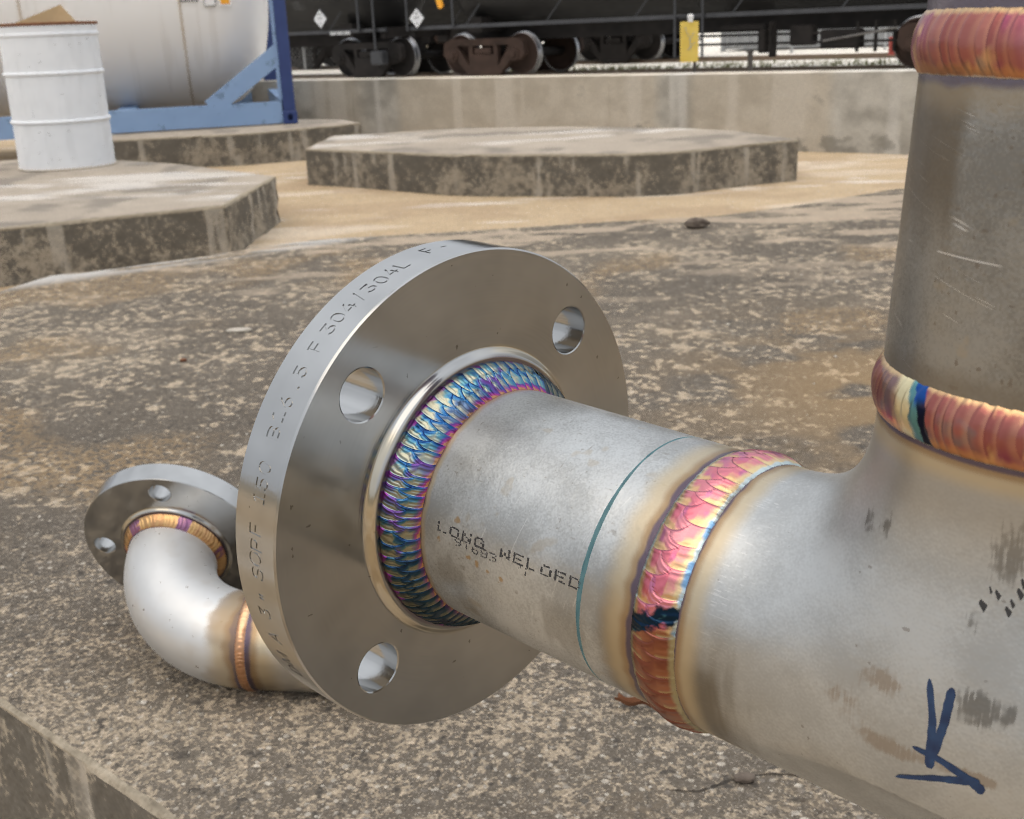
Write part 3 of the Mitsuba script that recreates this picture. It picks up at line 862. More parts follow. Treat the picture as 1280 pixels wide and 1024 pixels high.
def make_flange(R, o, phase, text=None, hole=0.0096):
    cs = m3.CrossSection([np.array(prof, float)], m3.FillRule.NonZero)
    body = m3.Manifold.revolve(cs, 300)          # around z
    for i in range(4):
        a = phase + i * PI / 2
        h = m3.Manifold.cylinder(0.08, hole, hole, 72, True).translate((0.0762 * math.cos(a), 0.0762 * math.sin(a), 0))
        body = body - h
        h = m3.Manifold.cylinder(0.0008, hole - 0.0004, hole + 0.0008, 72, False).translate((0.0762 * math.cos(a), 0.0762 * math.sin(a), -0.0006))
        body = body - h
    if text:
        cut = []
        for txt, ang0, xc in text:
            t = meshkit.text_mesh(txt, 0.0066, 0.002)
            v = t.vertices.copy()
            v[:, 0] -= (v[:, 0].min() + v[:, 0].max()) / 2
            a = math.radians(ang0) - v[:, 0] * 0.92 / 0.09525
            rr = 0.09525 - 0.00040 + v[:, 2]
            z = xc - v[:, 1] + 0.0033
            # a is measured in the pipe's (y, z) plane
            nv = np.c_[rr * np.cos(a), rr * np.sin(a), z]
            for part in trimesh.Trimesh(nv, t.faces, process=True).split(only_watertight=False):
                mm = to_man(part)
                if mm.volume() < 0:
                    part.invert()
                    mm = to_man(part)
                cut.append(mm)
        body = body - m3.Manifold.compose(cut)
    m = from_man(body)
    v = np.asarray(m.vertices)
    m = trimesh.Trimesh(np.c_[v[:, 2], v[:, 0], v[:, 1]], m.faces, process=False)    # axis z -> x
    return frame_xf(m, R, o)


STAMP = [(c, g, -0.0110 + dx) for c, g, dx in (
    ('M', 208.0, -0.001), ('D', 211.9, 0.0), ('A', 201.0, 0.0), ('3', 194.3, -0.0002), ('"', 190.2, 0.0022), ('S', 184.6, 0.0004), ('O', 181.3, -0.0002), ('R', 178.1, 0.0005), ('F', 174.9, -0.0001),
    ('1', 168.0, 0.0005), ('5', 165.1, 0.0008), ('0', 161.8, 0.0006), ('B', 154.5, -0.0001), ('1', 151.0, -0.0008), ('6', 147.9, 0.0002), ('.', 144.4, 0.0), ('5', 141.0, -0.0005), ('F', 135.1, -0.0006),
    ('3', 130.3, -0.001), ('0', 127.1, -0.001), ('4', 123.9, -0.0008), ('/', 120.6, -0.001), ('3', 117.4, -0.0008), ('0', 114.1, 0.0), ('4', 110.8, -0.001), ('L', 107.6, -0.0006), ('F', 98.6, -0.003), ('-', 94.0, -0.003))]
put('flange', make_flange(PT, PO, 2.4131, STAMP), 'steel_flange', sp, smooth=28, label='thick flange ring with stamped letters on its bright rim')


def tube_mesh(R, o, x0, x1, r, axis=0, n=240, nx=24, centre=0.0, a0=0.6, thick=0.0055):
    """an open pipe wall, outside with uv = (along, round) and its bore"""
    th = np.linspace(0, 2 * PI, n)[None, :] + a0
    xs = np.linspace(x0, x1, nx)[:, None]
    out = []
    for rr in (r, r - thick):
        c, s_ = rr * np.cos(th) + 0 * xs, rr * np.sin(th) + 0 * xs
        P = np.stack([xs + 0 * th, c, s_], -1) if axis == 0 else np.stack([centre + c, s_, xs + 0 * th], -1)
        out.append(P @ R.T + o)
    uv = np.stack([xs + 0 * th, th * r + 0 * xs], -1).reshape(-1, 2)
    P, Q = out
    f = grid(P)
    f2 = grid(Q)[:, ::-1] + P.shape[0] * P.shape[1]
    V = np.vstack([P.reshape(-1, 3), Q.reshape(-1, 3)])
    if axis == 0:
        f, f2 = f, f2
    return (V, np.vstack([f, f2])), np.vstack([uv, uv])


m, uv = tube_mesh(PT, PO, -0.018, 0.1175, RP)
put('pipe', m, 'steel_pipe', sp, smooth=True, uv=uv)
m, uv = bead(PT, PO, (0.0034, 0.0531), (0.0162, 0.0443), 0.0014, FIL_P, 0.00060, seed=1)
put('fillet_weld', m, 'weld_fillet', sp, smooth=True, uv=uv, label='blue, cream and purple woven weld bead round the pipe at the flange')
m, uv = bead(PT, PO, (0.1102, 0.0444), (0.1272, 0.0444), 0.0024, BUT_P, 0.00042, seed=2)
put('butt_weld', m, 'weld_butt', sp, smooth=True, uv=uv, label='pink and gold woven weld ring with a dark restart')

# the tee: two cylinders melted into each other
def tee_sdf(P):
    x, y, z = P.T
    run = np.sqrt(y * y + z * z) - RP
    br = np.sqrt((x - TEE_C) ** 2 + y * y) - RP
    br = np.maximum(br, -(z + 0.0))
    kk = 0.034
    h = np.clip(0.5 + 0.5 * (br - run) / kk, 0, 1)
    blend = br + (run - br) * h - kk * h * (1 - h)
    return blend


def make_tee():
    run = m3.Manifold.cylinder(0.168, RP, RP, 160, True).rotate((0, 90, 0)).translate((TEE_C, 0, 0))
    br = m3.Manifold.cylinder(0.086, RP, RP, 160, False).translate((TEE_C, 0, 0))
    m = from_man((run + br).refine_to_length(0.0028))
    P = np.array(m.vertices, float)
    lo = TEE_C - 0.084
    for _ in range(14):
        d = tee_sdf(P)
        e = 1e-4
        G = np.stack([(tee_sdf(P + e * np.eye(3)[k]) - tee_sdf(P - e * np.eye(3)[k])) / (2 * e) for k in range(3)], 1)
        G /= np.maximum((G ** 2).sum(1, keepdims=True), 0.05)
        P -= 0.7 * d[:, None] * G
        P[:, 0] = np.clip(P[:, 0], lo, TEE_C + 0.084)
        P[:, 2] = np.minimum(P[:, 2], 0.086)
    keep = ~(((np.abs(np.abs(m.triangles_center[:, 0] - TEE_C) - 0.084) < 1e-4)) | (np.abs(m.triangles_center[:, 2] - 0.086) < 1e-4))
    t = trimesh.Trimesh(P, np.asarray(m.faces)[keep], process=True)
    trimesh.smoothing.filter_taubin(t, iterations=6)
    return t


put('tee', frame_xf(make_tee(), PT, PO), 'steel_tee', sp, smooth=True, label='tee fitting with black scuffs and brown rub marks')
BO = PO + PT @ np.array([TEE_C, 0, 0])
m, uv = bead(PT, BO, (0.0785, 0.0446), (0.0930, 0.0444), 0.0022, BR_P, 0.00028, axis=2, seed=3, weave=False)
put('butt_weld', m, 'weld_branch', sp, smooth=True, uv=uv, label='copper red and gold weld ring above the tee')
m, uv = tube_mesh(PT, PO, 0.0858, 0.1705, RP, axis=2, centre=TEE_C)
put('pipe', m, 'steel_branch', sp, smooth=True, uv=uv, label='brownish upright pipe length between two welds')
m, uv = bead(PT, BO, (0.1628, 0.0446), (0.1778, 0.0444), 0.0024, BR_P, 0.00028, axis=2, seed=4, weave=False)
put('butt_weld', m, 'weld_upper', sp, smooth=True, uv=uv, label='coppery weld ring at the top edge of the photo')
m, uv = tube_mesh(PT, PO, 0.1705, 0.42, RP, axis=2, centre=TEE_C)
put('pipe', m, 'steel_branch', sp, smooth=True, uv=uv)
m, uv = bead(PT, PO, (0.2895, 0.0444), (0.3045, 0.0444), 0.0026, BUT_P, 0.00075, seed=6)
put('butt_weld', m, 'weld_butt', sp, smooth=True, uv=uv)
m, uv = tube_mesh(PT, PO, 0.2920, 0.62, RP)
put('pipe', m, 'steel_pipe', sp, smooth=True, uv=uv)

# marker ring, stencil print and marker arrow lie on the metal as ink
def cyl_pt(x, a, r):
    x, a = np.broadcast_arrays(np.asarray(x, float), np.asarray(a, float))
    return np.stack([x, r * np.cos(a), r * np.sin(a)], -1) @ PT.T + PO


a = np.linspace(0, 2 * PI, 500)
mid = 0.0900 + 0.0009 * np.cos(a - 1.2) + 0.0003 * np.sin(3 * a)
wd = 0.00055 + 0.00035 * np.clip(np.sin(2.2 * a + 1.6), -0.4, 1) + 0.0002 * (meshkit.noise(np.c_[a * 14, a * 0, a * 0]) - 0.5)
wd = np.maximum(wd, 0.00022)
R_INK = RP + 0.00005
P = np.stack([cyl_pt(mid + w * wd, a, R_INK) for w in (-1, -0.3, 0.3, 1)], 1)
uv = np.stack([np.stack([w * wd, a * RP], -1) for w in (-1, -0.3, 0.3, 1)], 1).reshape(-1, 2)
put('marker_line', (P.reshape(-1, 3), grid(P)), 'marker_teal', sp, smooth=True, uv=uv, label='teal pen line drawn round the pipe')

FONT = {'L': ['10000'] * 6 + ['11111'], 'O': ['01110', '10001', '10001', '10001', '10001', '10001', '01110'], 'N': ['10001', '11001', '11001', '10101', '10011', '10011', '10001'],
        'G': ['01110', '10001', '10000', '10111', '10001', '10001', '01111'], 'W': ['10001', '10001', '10001', '10101', '10101', '11011', '10001'],
        'E': ['11111', '10000', '10000', '11110', '10000', '10000', '11111'], 'D': ['11110', '10001', '10001', '10001', '10001', '10001', '11110'],
        '9': ['01110', '10001', '10001', '01111', '00001', '00010', '01100'], 'T': ['11111', '00100', '00100', '00100', '00100', '00100', '00100'],
        '6': ['00110', '01000', '10000', '11110', '10001', '10001', '01110'], 'B': ['11110', '10001', '10001', '11110', '10001', '10001', '11110'],
        '3': ['11110', '00001', '00001', '01110', '00001', '00001', '11110'], ' ': ['00000'] * 7, "'": ['00100', '00100', '01000', '00000', '00000', '00000', '00000'], 'I': ['01110', '00100', '00100', '00100', '00100', '00100', '01110']}


def stencil(txt, x0, a_base, adv, hgt, r, drop, rng):
    V, F = [], []
    for i, ch in enumerate(txt):
        for row, bits in enumerate(FONT[ch]):
            for col, b in enumerate(bits):
                if b == '1' and rng.random() > drop:
                    x = x0 + i * adv + col * adv * 0.155 + rng.normal(0, 0.00006)
                    aa = a_base - (6 - row) * hgt / 6 / RP + rng.normal(0, 0.0012)
                    w, h = adv * 0.062 * rng.uniform(0.8, 1.5), hgt * 0.100 * rng.uniform(0.7, 1.4)
                    n = len(V) * 4
                    V.append(cyl_pt([x - w, x + w, x + w, x - w], [aa + h / RP, aa + h / RP, aa - h / RP, aa - h / RP], r))
                    F += [[n, n + 1, n + 2], [n, n + 2, n + 3]]
    return np.vstack(V), np.array(F)


rng = np.random.default_rng(12)
m1 = trimesh.Trimesh(*stencil('LONG WELDED', 0.0250, 3.030, 0.00605, 0.0030, R_INK, 0.10, rng), process=False)
m2 = trimesh.Trimesh(*stencil('9T6B3', 0.0338, 3.093, 0.0042, 0.0026, R_INK, 0.14, rng), process=False)
m3_ = trimesh.Trimesh(*stencil("'I", 0.0635, 3.092, 0.0026, 0.0022, R_INK, 0.2, rng), process=False)
put('stencil_print', cat(m1, m2, m3_), 'print_ink', sp, smooth=False, label='black dotted lettering printed along the pipe')


def stroke(pts, w0, w1, lift=0.00006, n=60):
    pts = np.array(pts, float)
    t = np.linspace(0, 1, len(pts))
    tt = np.linspace(0, 1, n)
    x = np.interp(tt, t, pts[:, 0])
    s_ = np.interp(tt, t, pts[:, 1] * RP)
    k = np.ones(7) / 7
    for v in (x, s_):
        v[3:-3] = np.convolve(v, k, 'valid')
    tx, ts = np.gradient(x), np.gradient(s_)
    L = np.hypot(tx, ts)
    nx, ns = -ts / L, tx / L
    w = w0 + (w1 - w0) * tt
    w = w * np.minimum(1, np.sqrt(np.clip(np.minimum(tt * 14, (1 - tt) * 14 + 0.15), 0, 1)))
    w = w * (1 + 0.25 * (meshkit.noise(np.c_[tt * 23, tt * 0 + pts[0, 0] * 900, tt * 0]) - 0.5))
    P = np.stack([cyl_pt(x + nx * w * q, (s_ + ns * w * q) / RP, RP) for q in (-1, 0, 1)], 1)
    # the tee swells where the branch grows out of it: carry the ink outwards onto its real surface
    Q = (P.reshape(-1, 3) - PO) @ PT
    u_ = np.c_[np.zeros(len(Q)), Q[:, 1:] / np.linalg.norm(Q[:, 1:], axis=1, keepdims=True)]
    lo_, hi_ = np.full(len(Q), 0.040), np.full(len(Q), 0.120)
    for _ in range(40):
        mid_ = (lo_ + hi_) / 2
        d = tee_sdf(np.c_[Q[:, :1], u_[:, 1:] * mid_[:, None]])
        lo_, hi_ = np.where(d < 0, mid_, lo_), np.where(d < 0, hi_, mid_)
    Q = np.c_[Q[:, :1], u_[:, 1:] * (hi_ + lift)[:, None]]
    return trimesh.Trimesh(Q @ PT.T + PO, grid(P), process=False)


A1 = stroke([(0.2042, 2.687), (0.2071, 2.858), (0.2078, 2.969), (0.2084, 3.088)], 0.00080, 0.00127, 0.00010)
A2 = stroke([(0.2100, 2.689), (0.2099, 2.855), (0.2087, 3.043)], 0.00115, 0.00092, 0.00014)
A3 = stroke([(0.2034, 3.020), (0.2106, 3.026), (0.2180, 3.064), (0.2216, 3.098)], 0.00046, 0.00115, 0.00018)
A4 = stroke([(0.2003, 3.208), (0.2103, 3.123), (0.2203, 3.056)], 0.00034, 0.00092, 0.00022)
put('marker_arrow', cat(A1, A2, A3, A4), 'marker_blue', sp, smooth=True, label='dark blue hand drawn arrow strokes on the tee')
blots = []
for (x, a_, w) in ((0.2123, 2.3635, 0.0010), (0.2150, 2.3186, 0.0007), (0.2179, 2.3532, 0.0008), (0.2184, 2.3264, 0.0006), (0.2195, 2.2922, 0.0008), (0.2197, 2.2641, 0.0006), (0.2133, 2.3133, 0.0004)):
    blots.append(stroke([(x - w * 0.9, a_ - 0.010), (x + w * 0.1, a_), (x + w * 0.9, a_ + 0.008)], w * 0.35, w * 0.7, 0.00006, 16))
put('ink_spot', cat(*blots), 'print_ink', sp, smooth=True, label='black broken print near the right edge', )
labels[list(scene)[-1]]['kind'] = 'stuff'

# ------------------------------------------------------------------ the pipe stand that carries the spool (right of the frame)
q = PO + PT @ np.array([0.50, 0, 0])
gz = -0.462
st = thing('pipe_stand', 'grey three legged pipe stand holding the end of the spool', 'pipe stand')
put('post', rod((q[0], q[1], gz + 0.30), (q[0], q[1], q[2] - 0.085), 0.02), 'dull_steel', st)
vdir = PT[:, 1] / np.linalg.norm(PT[:, 1])
vb = np.array([q[0], q[1], q[2] - 0.085])
for sgn in (-1, 1):
    put('cradle_arm', bar(vb, vb + vdir * 0.07 * sgn + [0, 0, 0.068], 0.03, 0.008, up=PT[:, 0]), 'dull_steel', st)
for i in range(3):
    a_ = i * 2 * PI / 3 + 0.4
    put('leg', rod((q[0], q[1], gz + 0.42), (q[0] + 0.27 * math.cos(a_), q[1] + 0.27 * math.sin(a_), gz - 0.01), 0.013), 'dull_steel', st)

# ------------------------------------------------------------------ the elbow spool lying on the pad
es = thing('elbow_spool', 'smaller looking stainless elbow with a flange lying on the pad behind the big flange', 'pipe spool')
put('flange', make_flange(ET, EO, 0.0, hole=0.0110), 'steel_flange_far', es, smooth=28)
ps = 4.7287
w_ = math.cos(ps) * ET[:, 1] + math.sin(ps) * ET[:, 2]
n_ = ET[:, 0]
RB = 0.1143


def elbow_path(nn=70, x_in=-0.012, out=0.0):
    a = np.linspace(0, PI / 2, nn)[:, None]
    o = EO + n_ * 0.0
    C = o + RB * w_ - RB * np.cos(a) * w_ + RB * np.sin(a) * n_
    Tn = np.sin(a) * w_ + np.cos(a) * n_
    return C, Tn


C, Tn = elbow_path()
C = np.vstack([C[0] - 0.015 * n_, C])
Tn = np.vstack([Tn[0], Tn])
side_v = np.cross(n_, w_)
th = np.linspace(0, 2 * PI, 181) + 0.3
N1 = np.cross(side_v, Tn)
P = C[:, None] + RP * (np.cos(th)[None, :, None] * N1[:, None] + np.sin(th)[None, :, None] * side_v[None, None])
arc = np.r_[-0.015, np.linspace(0, RB * PI / 2, 70)]
uv = np.stack([arc[:, None] + 0 * th[None], th[None] * RP + 0 * arc[:, None]], -1).reshape(-1, 2)
put('elbow', (P.reshape(-1, 3), grid(P)), 'steel_elbow', es, smooth=True, uv=uv, label='matt pale grey bend with golden burn marks at its end')
E1, T1 = C[-1], Tn[-1]
SR = np.stack([T1, -N1[-1], side_v], 1)
if np.linalg.det(SR) < 0:
    SR[:, 2] *= -1
m, uv = bead(ET, EO, (0.0034, 0.0530), (0.0145, 0.0444), 0.0012, 0.004, 0.0004, seed=8, weave=False, ns=900)
put('fillet_weld', m, 'weld_far_fillet', es, smooth=True, uv=uv, label='gold and purple weld ring at the small flange')
m, uv = bead(SR, E1, (-0.0052, 0.0444), (0.0052, 0.0444), 0.0018, 0.004, 0.0003, seed=9, weave=False, ns=900)
put('butt_weld', m, 'weld_far_butt', es, smooth=True, uv=uv, label='copper coloured weld band with blue edges')
m, uv = tube_mesh(SR, E1, 0.0, 0.16, RP)
put('pipe', m, 'steel_stub', es, smooth=True, uv=uv)

# ------------------------------------------------------------------ loose bits on the pad
def lump(size, at, seed, flat=0.6):
    m = trimesh.creation.icosphere(3)
    v = m.vertices
    d = 0.62 + 0.75 * meshkit.fbm(v * 1.6 + seed, 4, seed)
    v = v * d[:, None] * np.array(size)
    v[:, 2] -= v[:, 2].min() * 1.0
    m.vertices = v + np.array(at) - [0, 0, 0.1 * size[2]]
    return m


tag(put('rock', lump((0.036, 0.022, 0.015), (0.553, 3.36, 0.0), 29), 'rock', smooth=35), 'small dark rock alone near the far edge of the foreground pad', 'rock')
tag(put('pebble', lump((0.0085, 0.0060, 0.0032), (0.172, 0.795, 0.0), 5), 'rock', smooth=35), 'dark pebble on the pad just below the tee pipe', 'pebble')
tag(put('pebble', lump((0.007, 0.006, 0.003), (-0.617, 2.15, 0.0), 8), 'rust', smooth=35), 'tiny rust red chip on the pad at left', 'pebble')
tag(put('concrete_chip', lump((0.026, 0.010, 0.005), (-0.555, 2.36, 0.0), 9), 'pale_chip', smooth=35), 'flat whitish concrete chip on the pad at upper left', 'chip')
# curled strip of rusty scale under the pink weld
u = np.linspace(-1, 1, 30)
P = []
for k_, off in enumerate(np.linspace(-1, 1, 7)):
    x = u * 0.018
    y = off * 0.0040 + 0.004 * np.sin(u * 2)
    z = 0.0035 + 0.006 * off ** 2 + 0.0015 * np.sin(u * 5 + off)
    P.append(np.stack([x, y, z], -1))
P = np.stack(P)
rt = trimesh.Trimesh(P.reshape(-1, 3), grid(P), process=False)
cA, sA = math.cos(-0.62), math.sin(-0.62)
rt = frame_xf(rt, np.array([[cA, -sA, 0], [sA, cA, 0], [0, 0, 1]]), np.array([0.098, 0.905, 0.0]))
tag(put('rust_flake', rt, 'rust', smooth=True), 'curled rusty metal strip on the pad below the pink weld', 'metal scrap')

# grit on the near part of the pad: nobody could count it
rng = np.random.default_rng(21)
ico = trimesh.creation.icosphere(1)
V, F = [], []
n = 5200
xs, ys = rng.uniform(-0.55, 1.1, n), rng.uniform(0.55, 1.5, n)
keep = ((xs + 0.2840) * 0.6635 + (ys - 0.7793) * 0.7482) > 0.012
keep &= rng.random(n) < np.clip(1.55 - ys, 0.08, 1)
for x, y in zip(xs[keep], ys[keep]):
    sz = 0.0005 + 0.0013 * rng.random() ** 3
    v = ico.vertices * rng.uniform(0.6, 1.2, 3) * sz * (0.8 + 0.4 * rng.random((len(ico.vertices), 1)))
    F.append(ico.faces + 42 * len(V))
    V.append(v + [x, y, sz * 0.3])
for i in range(420):
    x, y = rng.uniform(-1.0, 1.6), rng.uniform(0.85, 3.4)
    if y > 3.0 + 0.3 * x or x < -1.2 + 0.1 * y or (x + 0.2840) * 0.6635 + (y - 0.7793) * 0.7482 < 0.02:
        continue
    sz = 0.0013 + 0.0030 * rng.random() ** 3
    v = ico.vertices * rng.uniform(0.5, 1.3, 3) * [1, 1, 0.6] * sz * (0.75 + 0.5 * rng.random((len(ico.vertices), 1)))
    F.append(ico.faces + 42 * len(V))
    V.append(v + [x, y, sz * 0.25])
k = put('grit', (np.vstack(V), np.vstack(F)), 'pale_chip', smooth=True)
tag(k, 'fine pale grit worn loose on the near edge of the pad', 'grit', kind='stuff')

# ------------------------------------------------------------------ the drum
dk = thing('steel_drum', 'white painted steel drum with rusty open rim standing on the left pad', 'drum')
DC, DZ = np.array([-2.885, 8.00]), -0.199
DR, DH = 0.302, 0.905


def drum_profile(inner=False):
    pts = [(0.001, 0.012), (DR - 0.012, 0.012), (DR - 0.010, 0.0), (DR + 0.003, 0.0), (DR + 0.005, 0.008), (DR + 0.002, 0.016)]
    for zc in (0.290, 0.575):
        pts.append((DR, zc * DH / 0.868 - 0.026))
        for q in np.linspace(0, PI, 9):
            pts.append((DR + 0.0125 * math.sin(q), zc * DH / 0.868 - 0.013 * math.cos(q)))
        pts.append((DR, zc * DH / 0.868 + 0.026))
    zc = 0.835
    pts.append((DR, zc - 0.028))
    for q in np.linspace(0, PI, 7):
        pts.append((DR + 0.009 * math.sin(q), zc - 0.014 * math.cos(q)))
    pts += [(DR, zc + 0.02), (DR, DH - 0.012)]
    return pts


tilt = trimesh.transformations.rotation_matrix(math.radians(0.4), [0, 1, 0])


def drum_place(m):
    m.apply_transform(tilt)
    m.apply_translation([DC[0], DC[1], DZ + 0.002])
    return m


outp = drum_profile()
inn = [(DR - 0.004, DH - 0.012), (DR - 0.004, 0.02), (0.001, 0.02)]
put('body', drum_place(lathe(outp + inn, 96)), 'drum_white', dk, smooth=35)
ring = [(DR + 0.009 + 0.0075 * math.cos(q), DH - 0.006 + 0.009 * math.sin(q)) for q in np.linspace(0, 2 * PI, 13)]
ring = [(r - 0.006, z) for r, z in ring]
put('rim', drum_place(lathe(ring, 96)), 'rust', dk, smooth=35, label='rusty rolled rim')
foot = [(DR + 0.006 + 0.004 * math.cos(q), 0.006 + 0.006 * math.sin(q)) for q in np.linspace(0, 2 * PI, 9)]
put('foot_ring', drum_place(lathe(foot, 96)), 'tank_seam', dk, smooth=35)
# a cardboard flap standing out of the drum
cv = np.array([(-0.235, 0.0, -0.50), (0.190, 0.0, -0.50), (0.190, 0.0, 0.01), (0.095, 0.03, 0.118), (-0.235, 0.0, 0.008)])
flap = trimesh.Trimesh(np.vstack([cv, cv + [0, 0.004, 0]]), [[0, 1, 2], [0, 2, 3], [0, 3, 4], [5, 7, 6], [5, 8, 7], [5, 9, 8], [0, 5, 1], [1, 5, 6], [1, 6, 2], [2, 6, 7], [2, 7, 3], [3, 7, 8], [3, 8, 4], [4, 8, 9], [4, 9, 0], [0, 9, 5]])
flap.apply_translation([DC[0] - 0.005, DC[1] + 0.03, DZ + DH - 0.005])
tag(put('cardboard_sheet', flap, 'cardboard', smooth=False), 'brown cardboard sheet sticking out of the open drum', 'cardboard')

# ------------------------------------------------------------------ tank in its blue frame
tc = thing('tank_container', 'white tank in a light blue frame with a navy corner post', 'tank container')
CE = np.array([0.974, 0.225, 0.0])            # along the tank, to the right
CM = np.array([-0.225, 0.974, 0.0])           # away from the camera
CP = np.array([-1.90, 10.90, -0.198])        # foot of the near right corner post


def cpt(s_, d, z):
    return CP + CE * s_ + CM * d + np.array([0, 0, z])


put('post', bar(cpt(0.026, 0.08, 0.118), cpt(0.026, 0.08, 2.48), 0.15, 0.106, up=CE, bevel=0.006), 'navy_blue', tc, smooth=False, label='navy blue corner post')
cast = to_man(bar(cpt(0.026, 0.08, 0.0), cpt(0.026, 0.08, 0.118), 0.165, 0.128, up=CE, bevel=0.008))
hole = to_man(bar(cpt(0.026, -0.05, 0.058), cpt(0.026, 0.06, 0.058), 0.045, 0.060, bevel=0.015))
put('corner_casting', from_man(cast - hole), 'navy_blue', tc, smooth=False)
put('post', bar(cpt(0.0, 2.36, 0.118), cpt(0.0, 2.36, 2.48), 0.15, 0.16, up=CE, bevel=0.006), 'navy_blue', tc, smooth=False)
put('post', bar(cpt(-6.0, 0.08, 0.0), cpt(-6.0, 0.08, 2.48), 0.15, 0.16, up=CE, bevel=0.006), 'navy_blue', tc, smooth=False)
put('post', bar(cpt(-6.0, 2.36, 0.0), cpt(-6.0, 2.36, 2.48), 0.15, 0.16, up=CE, bevel=0.006), 'navy_blue', tc, smooth=False)
put('liner', bar(cpt(-0.043, 0.06, 0.21), cpt(-0.043, 0.06, 2.48), 0.06, 0.028, up=CE), 'light_blue', tc, smooth=False)


def channel(a, b, web, flange_w, t=0.010):
    """a C section, its web facing the camera"""
    a, b = np.asarray(a, float), np.asarray(b, float)
    z = (b - a) / np.linalg.norm(b - a)
    x = CM
    y = np.cross(z, x)
    y /= np.linalg.norm(y)
    y = y if y[2] > 0 else -y
    ms = [bar(a + y * 0, b + y * 0, t, web, up=y)]
    out = []
    w = bar(a, b, web, t, up=x)
    for sg in (-1, 1):
        o = y * sg * (web / 2 - t / 2) + x * (flange_w / 2 - t / 2 + t)
        out.append(bar(a + o, b + o, t, flange_w, up=x))
    return cat(w, *out)


put('beam', channel(cpt(-5.93, 0.03, 0.105), cpt(-0.040, 0.03, 0.105), 0.188, 0.09), 'light_blue', tc, smooth=False)
put('beam', channel(cpt(-5.93, 2.30, 0.105), cpt(-0.075, 2.30, 0.105), 0.188, 0.09), 'light_blue', tc, smooth=False)
put('beam', bar(cpt(0.0, 0.16, 0.15), cpt(0.0, 2.28, 0.15), 0.12, 0.15), 'light_blue', tc, smooth=False)
put('brace', channel(cpt(-0.66, 0.035, 0.170), cpt(-0.012, 0.035, 0.620), 0.155, 0.10), 'light_blue', tc, smooth=False, label='light blue diagonal brace')
put('brace', channel(cpt(-0.66, 2.30, 0.170), cpt(-0.045, 2.30, 0.600), 0.155, 0.10), 'light_blue', tc, smooth=False)
put('beam', bar(cpt(-5.93, 0.06, 2.40), cpt(-0.075, 0.06, 2.40), 0.1, 0.1), 'light_blue', tc, smooth=False)
for s0 in (-1.4, -4.6):
    put('saddle', bar(cpt(s0, 0.2, 0.13), cpt(s0, 2.2, 0.13), 0.16, 0.12), 'light_blue', tc, smooth=False)
# the vessel
TR, TZ, TD = 1.12, 1.255, 1.22
TEND = -0.53
xs_ = [-5.5]
pr = []
for q in np.linspace(0, PI / 2, 14):
    pr.append((-5.45 - 0.5 * math.cos(q), TR * math.sin(q)))
for x in np.linspace(-5.3, TEND - 0.1, 30):
    pr.append((x, TR))
for q in np.linspace(PI / 2, 0, 22):
    pr.append((TEND + 0.52 * math.cos(q) ** 0.9, TR * max(math.sin(q), 0.0) ** 0.9 if q > 0 else 0.001))
pr = np.array(pr)
th = np.linspace(0, 2 * PI, 161) + 1.0
P = CP + pr[:, None, :1] * CE + np.array([0, 0, TZ]) + CM * TD + pr[:, None, 1:] * (np.cos(th)[None, :, None] * CM + np.sin(th)[None, :, None] * np.array([0, 0, 1.0]))
uv = np.stack([pr[:, :1] + 0 * th[None], th[None] * TR + 0 * pr[:, :1]], -1).reshape(-1, 2)
put('vessel', (P.reshape(-1, 3), grid(P)), 'tank_white', tc, smooth=True, uv=uv, label='rounded white tank shell')


def tank_band(x, w, h=0.006, name='seam_band'):
    ths = np.linspace(0, 2 * PI, 121)
    prf = np.array([(x - w / 2, TR - 0.002), (x - w / 2, TR + h), (x + w / 2, TR + h), (x + w / 2, TR - 0.002)])
    P = CP + prf[:, None, :1] * CE + np.array([0, 0, TZ]) + CM * TD + prf[:, None, 1:] * (np.cos(ths)[None, :, None] * CM + np.sin(ths)[None, :, None] * np.array([0, 0, 1.0]))
    put(name, (P.reshape(-1, 3), grid(P)), 'tank_seam', tc, smooth=False)


for x in (-0.82, -2.13, -3.9):
    tank_band(x, 0.022)
# small label plates at the top edge of the picture: white plate with black digits, orange plate, black words
def tank_pt(x, z):
    dz = z - TZ
    d = TD - math.sqrt(max(TR * TR - dz * dz, 0))
    return cpt(x, d - 0.012, z)


t = thing('tank_label', 'small white label plate with a dark frame on the white tank', 'label')


def plate(xc, zc, w, h, off=0.0):
    a = tank_pt(xc, zc)
    return bar(a - CE * w / 2 + CM * off, a + CE * w / 2 + CM * off, h, 0.004, up=CM)


def text_on_tank(txt, x, z, h, off=-0.007):
    m = meshkit.text_mesh(txt, h, 0.001)
    base = tank_pt(x, z)
    return frame_xf(m, np.stack([CE, [0, 0, 1], -CM], 1), base + CM * off)


put('frame', plate(-0.565, 1.09, 0.095, 0.12), 'letter_grey', t, smooth=False)
put('face', plate(-0.565, 1.09, 0.083, 0.106, -0.004), 'white_paint', t, smooth=False)
put('digits', text_on_tank('33', -0.600, 1.062, 0.055, -0.0075), 'letter_grey', t, smooth=False)
t = thing('tank_label', 'orange label square on the white tank beside the white plate', 'label')
put('frame', plate(-0.435, 1.09, 0.100, 0.12), 'white_paint', t, smooth=False)
put('face', plate(-0.433, 1.095, 0.076, 0.100, -0.004), 'orange_paint', t, smooth=False)
for i in range(5):
    put('worn_letter', plate(-0.800 + i * 0.032, 1.085, 0.020, 0.028, -0.001), 'letter_grey', tc, smooth=False)
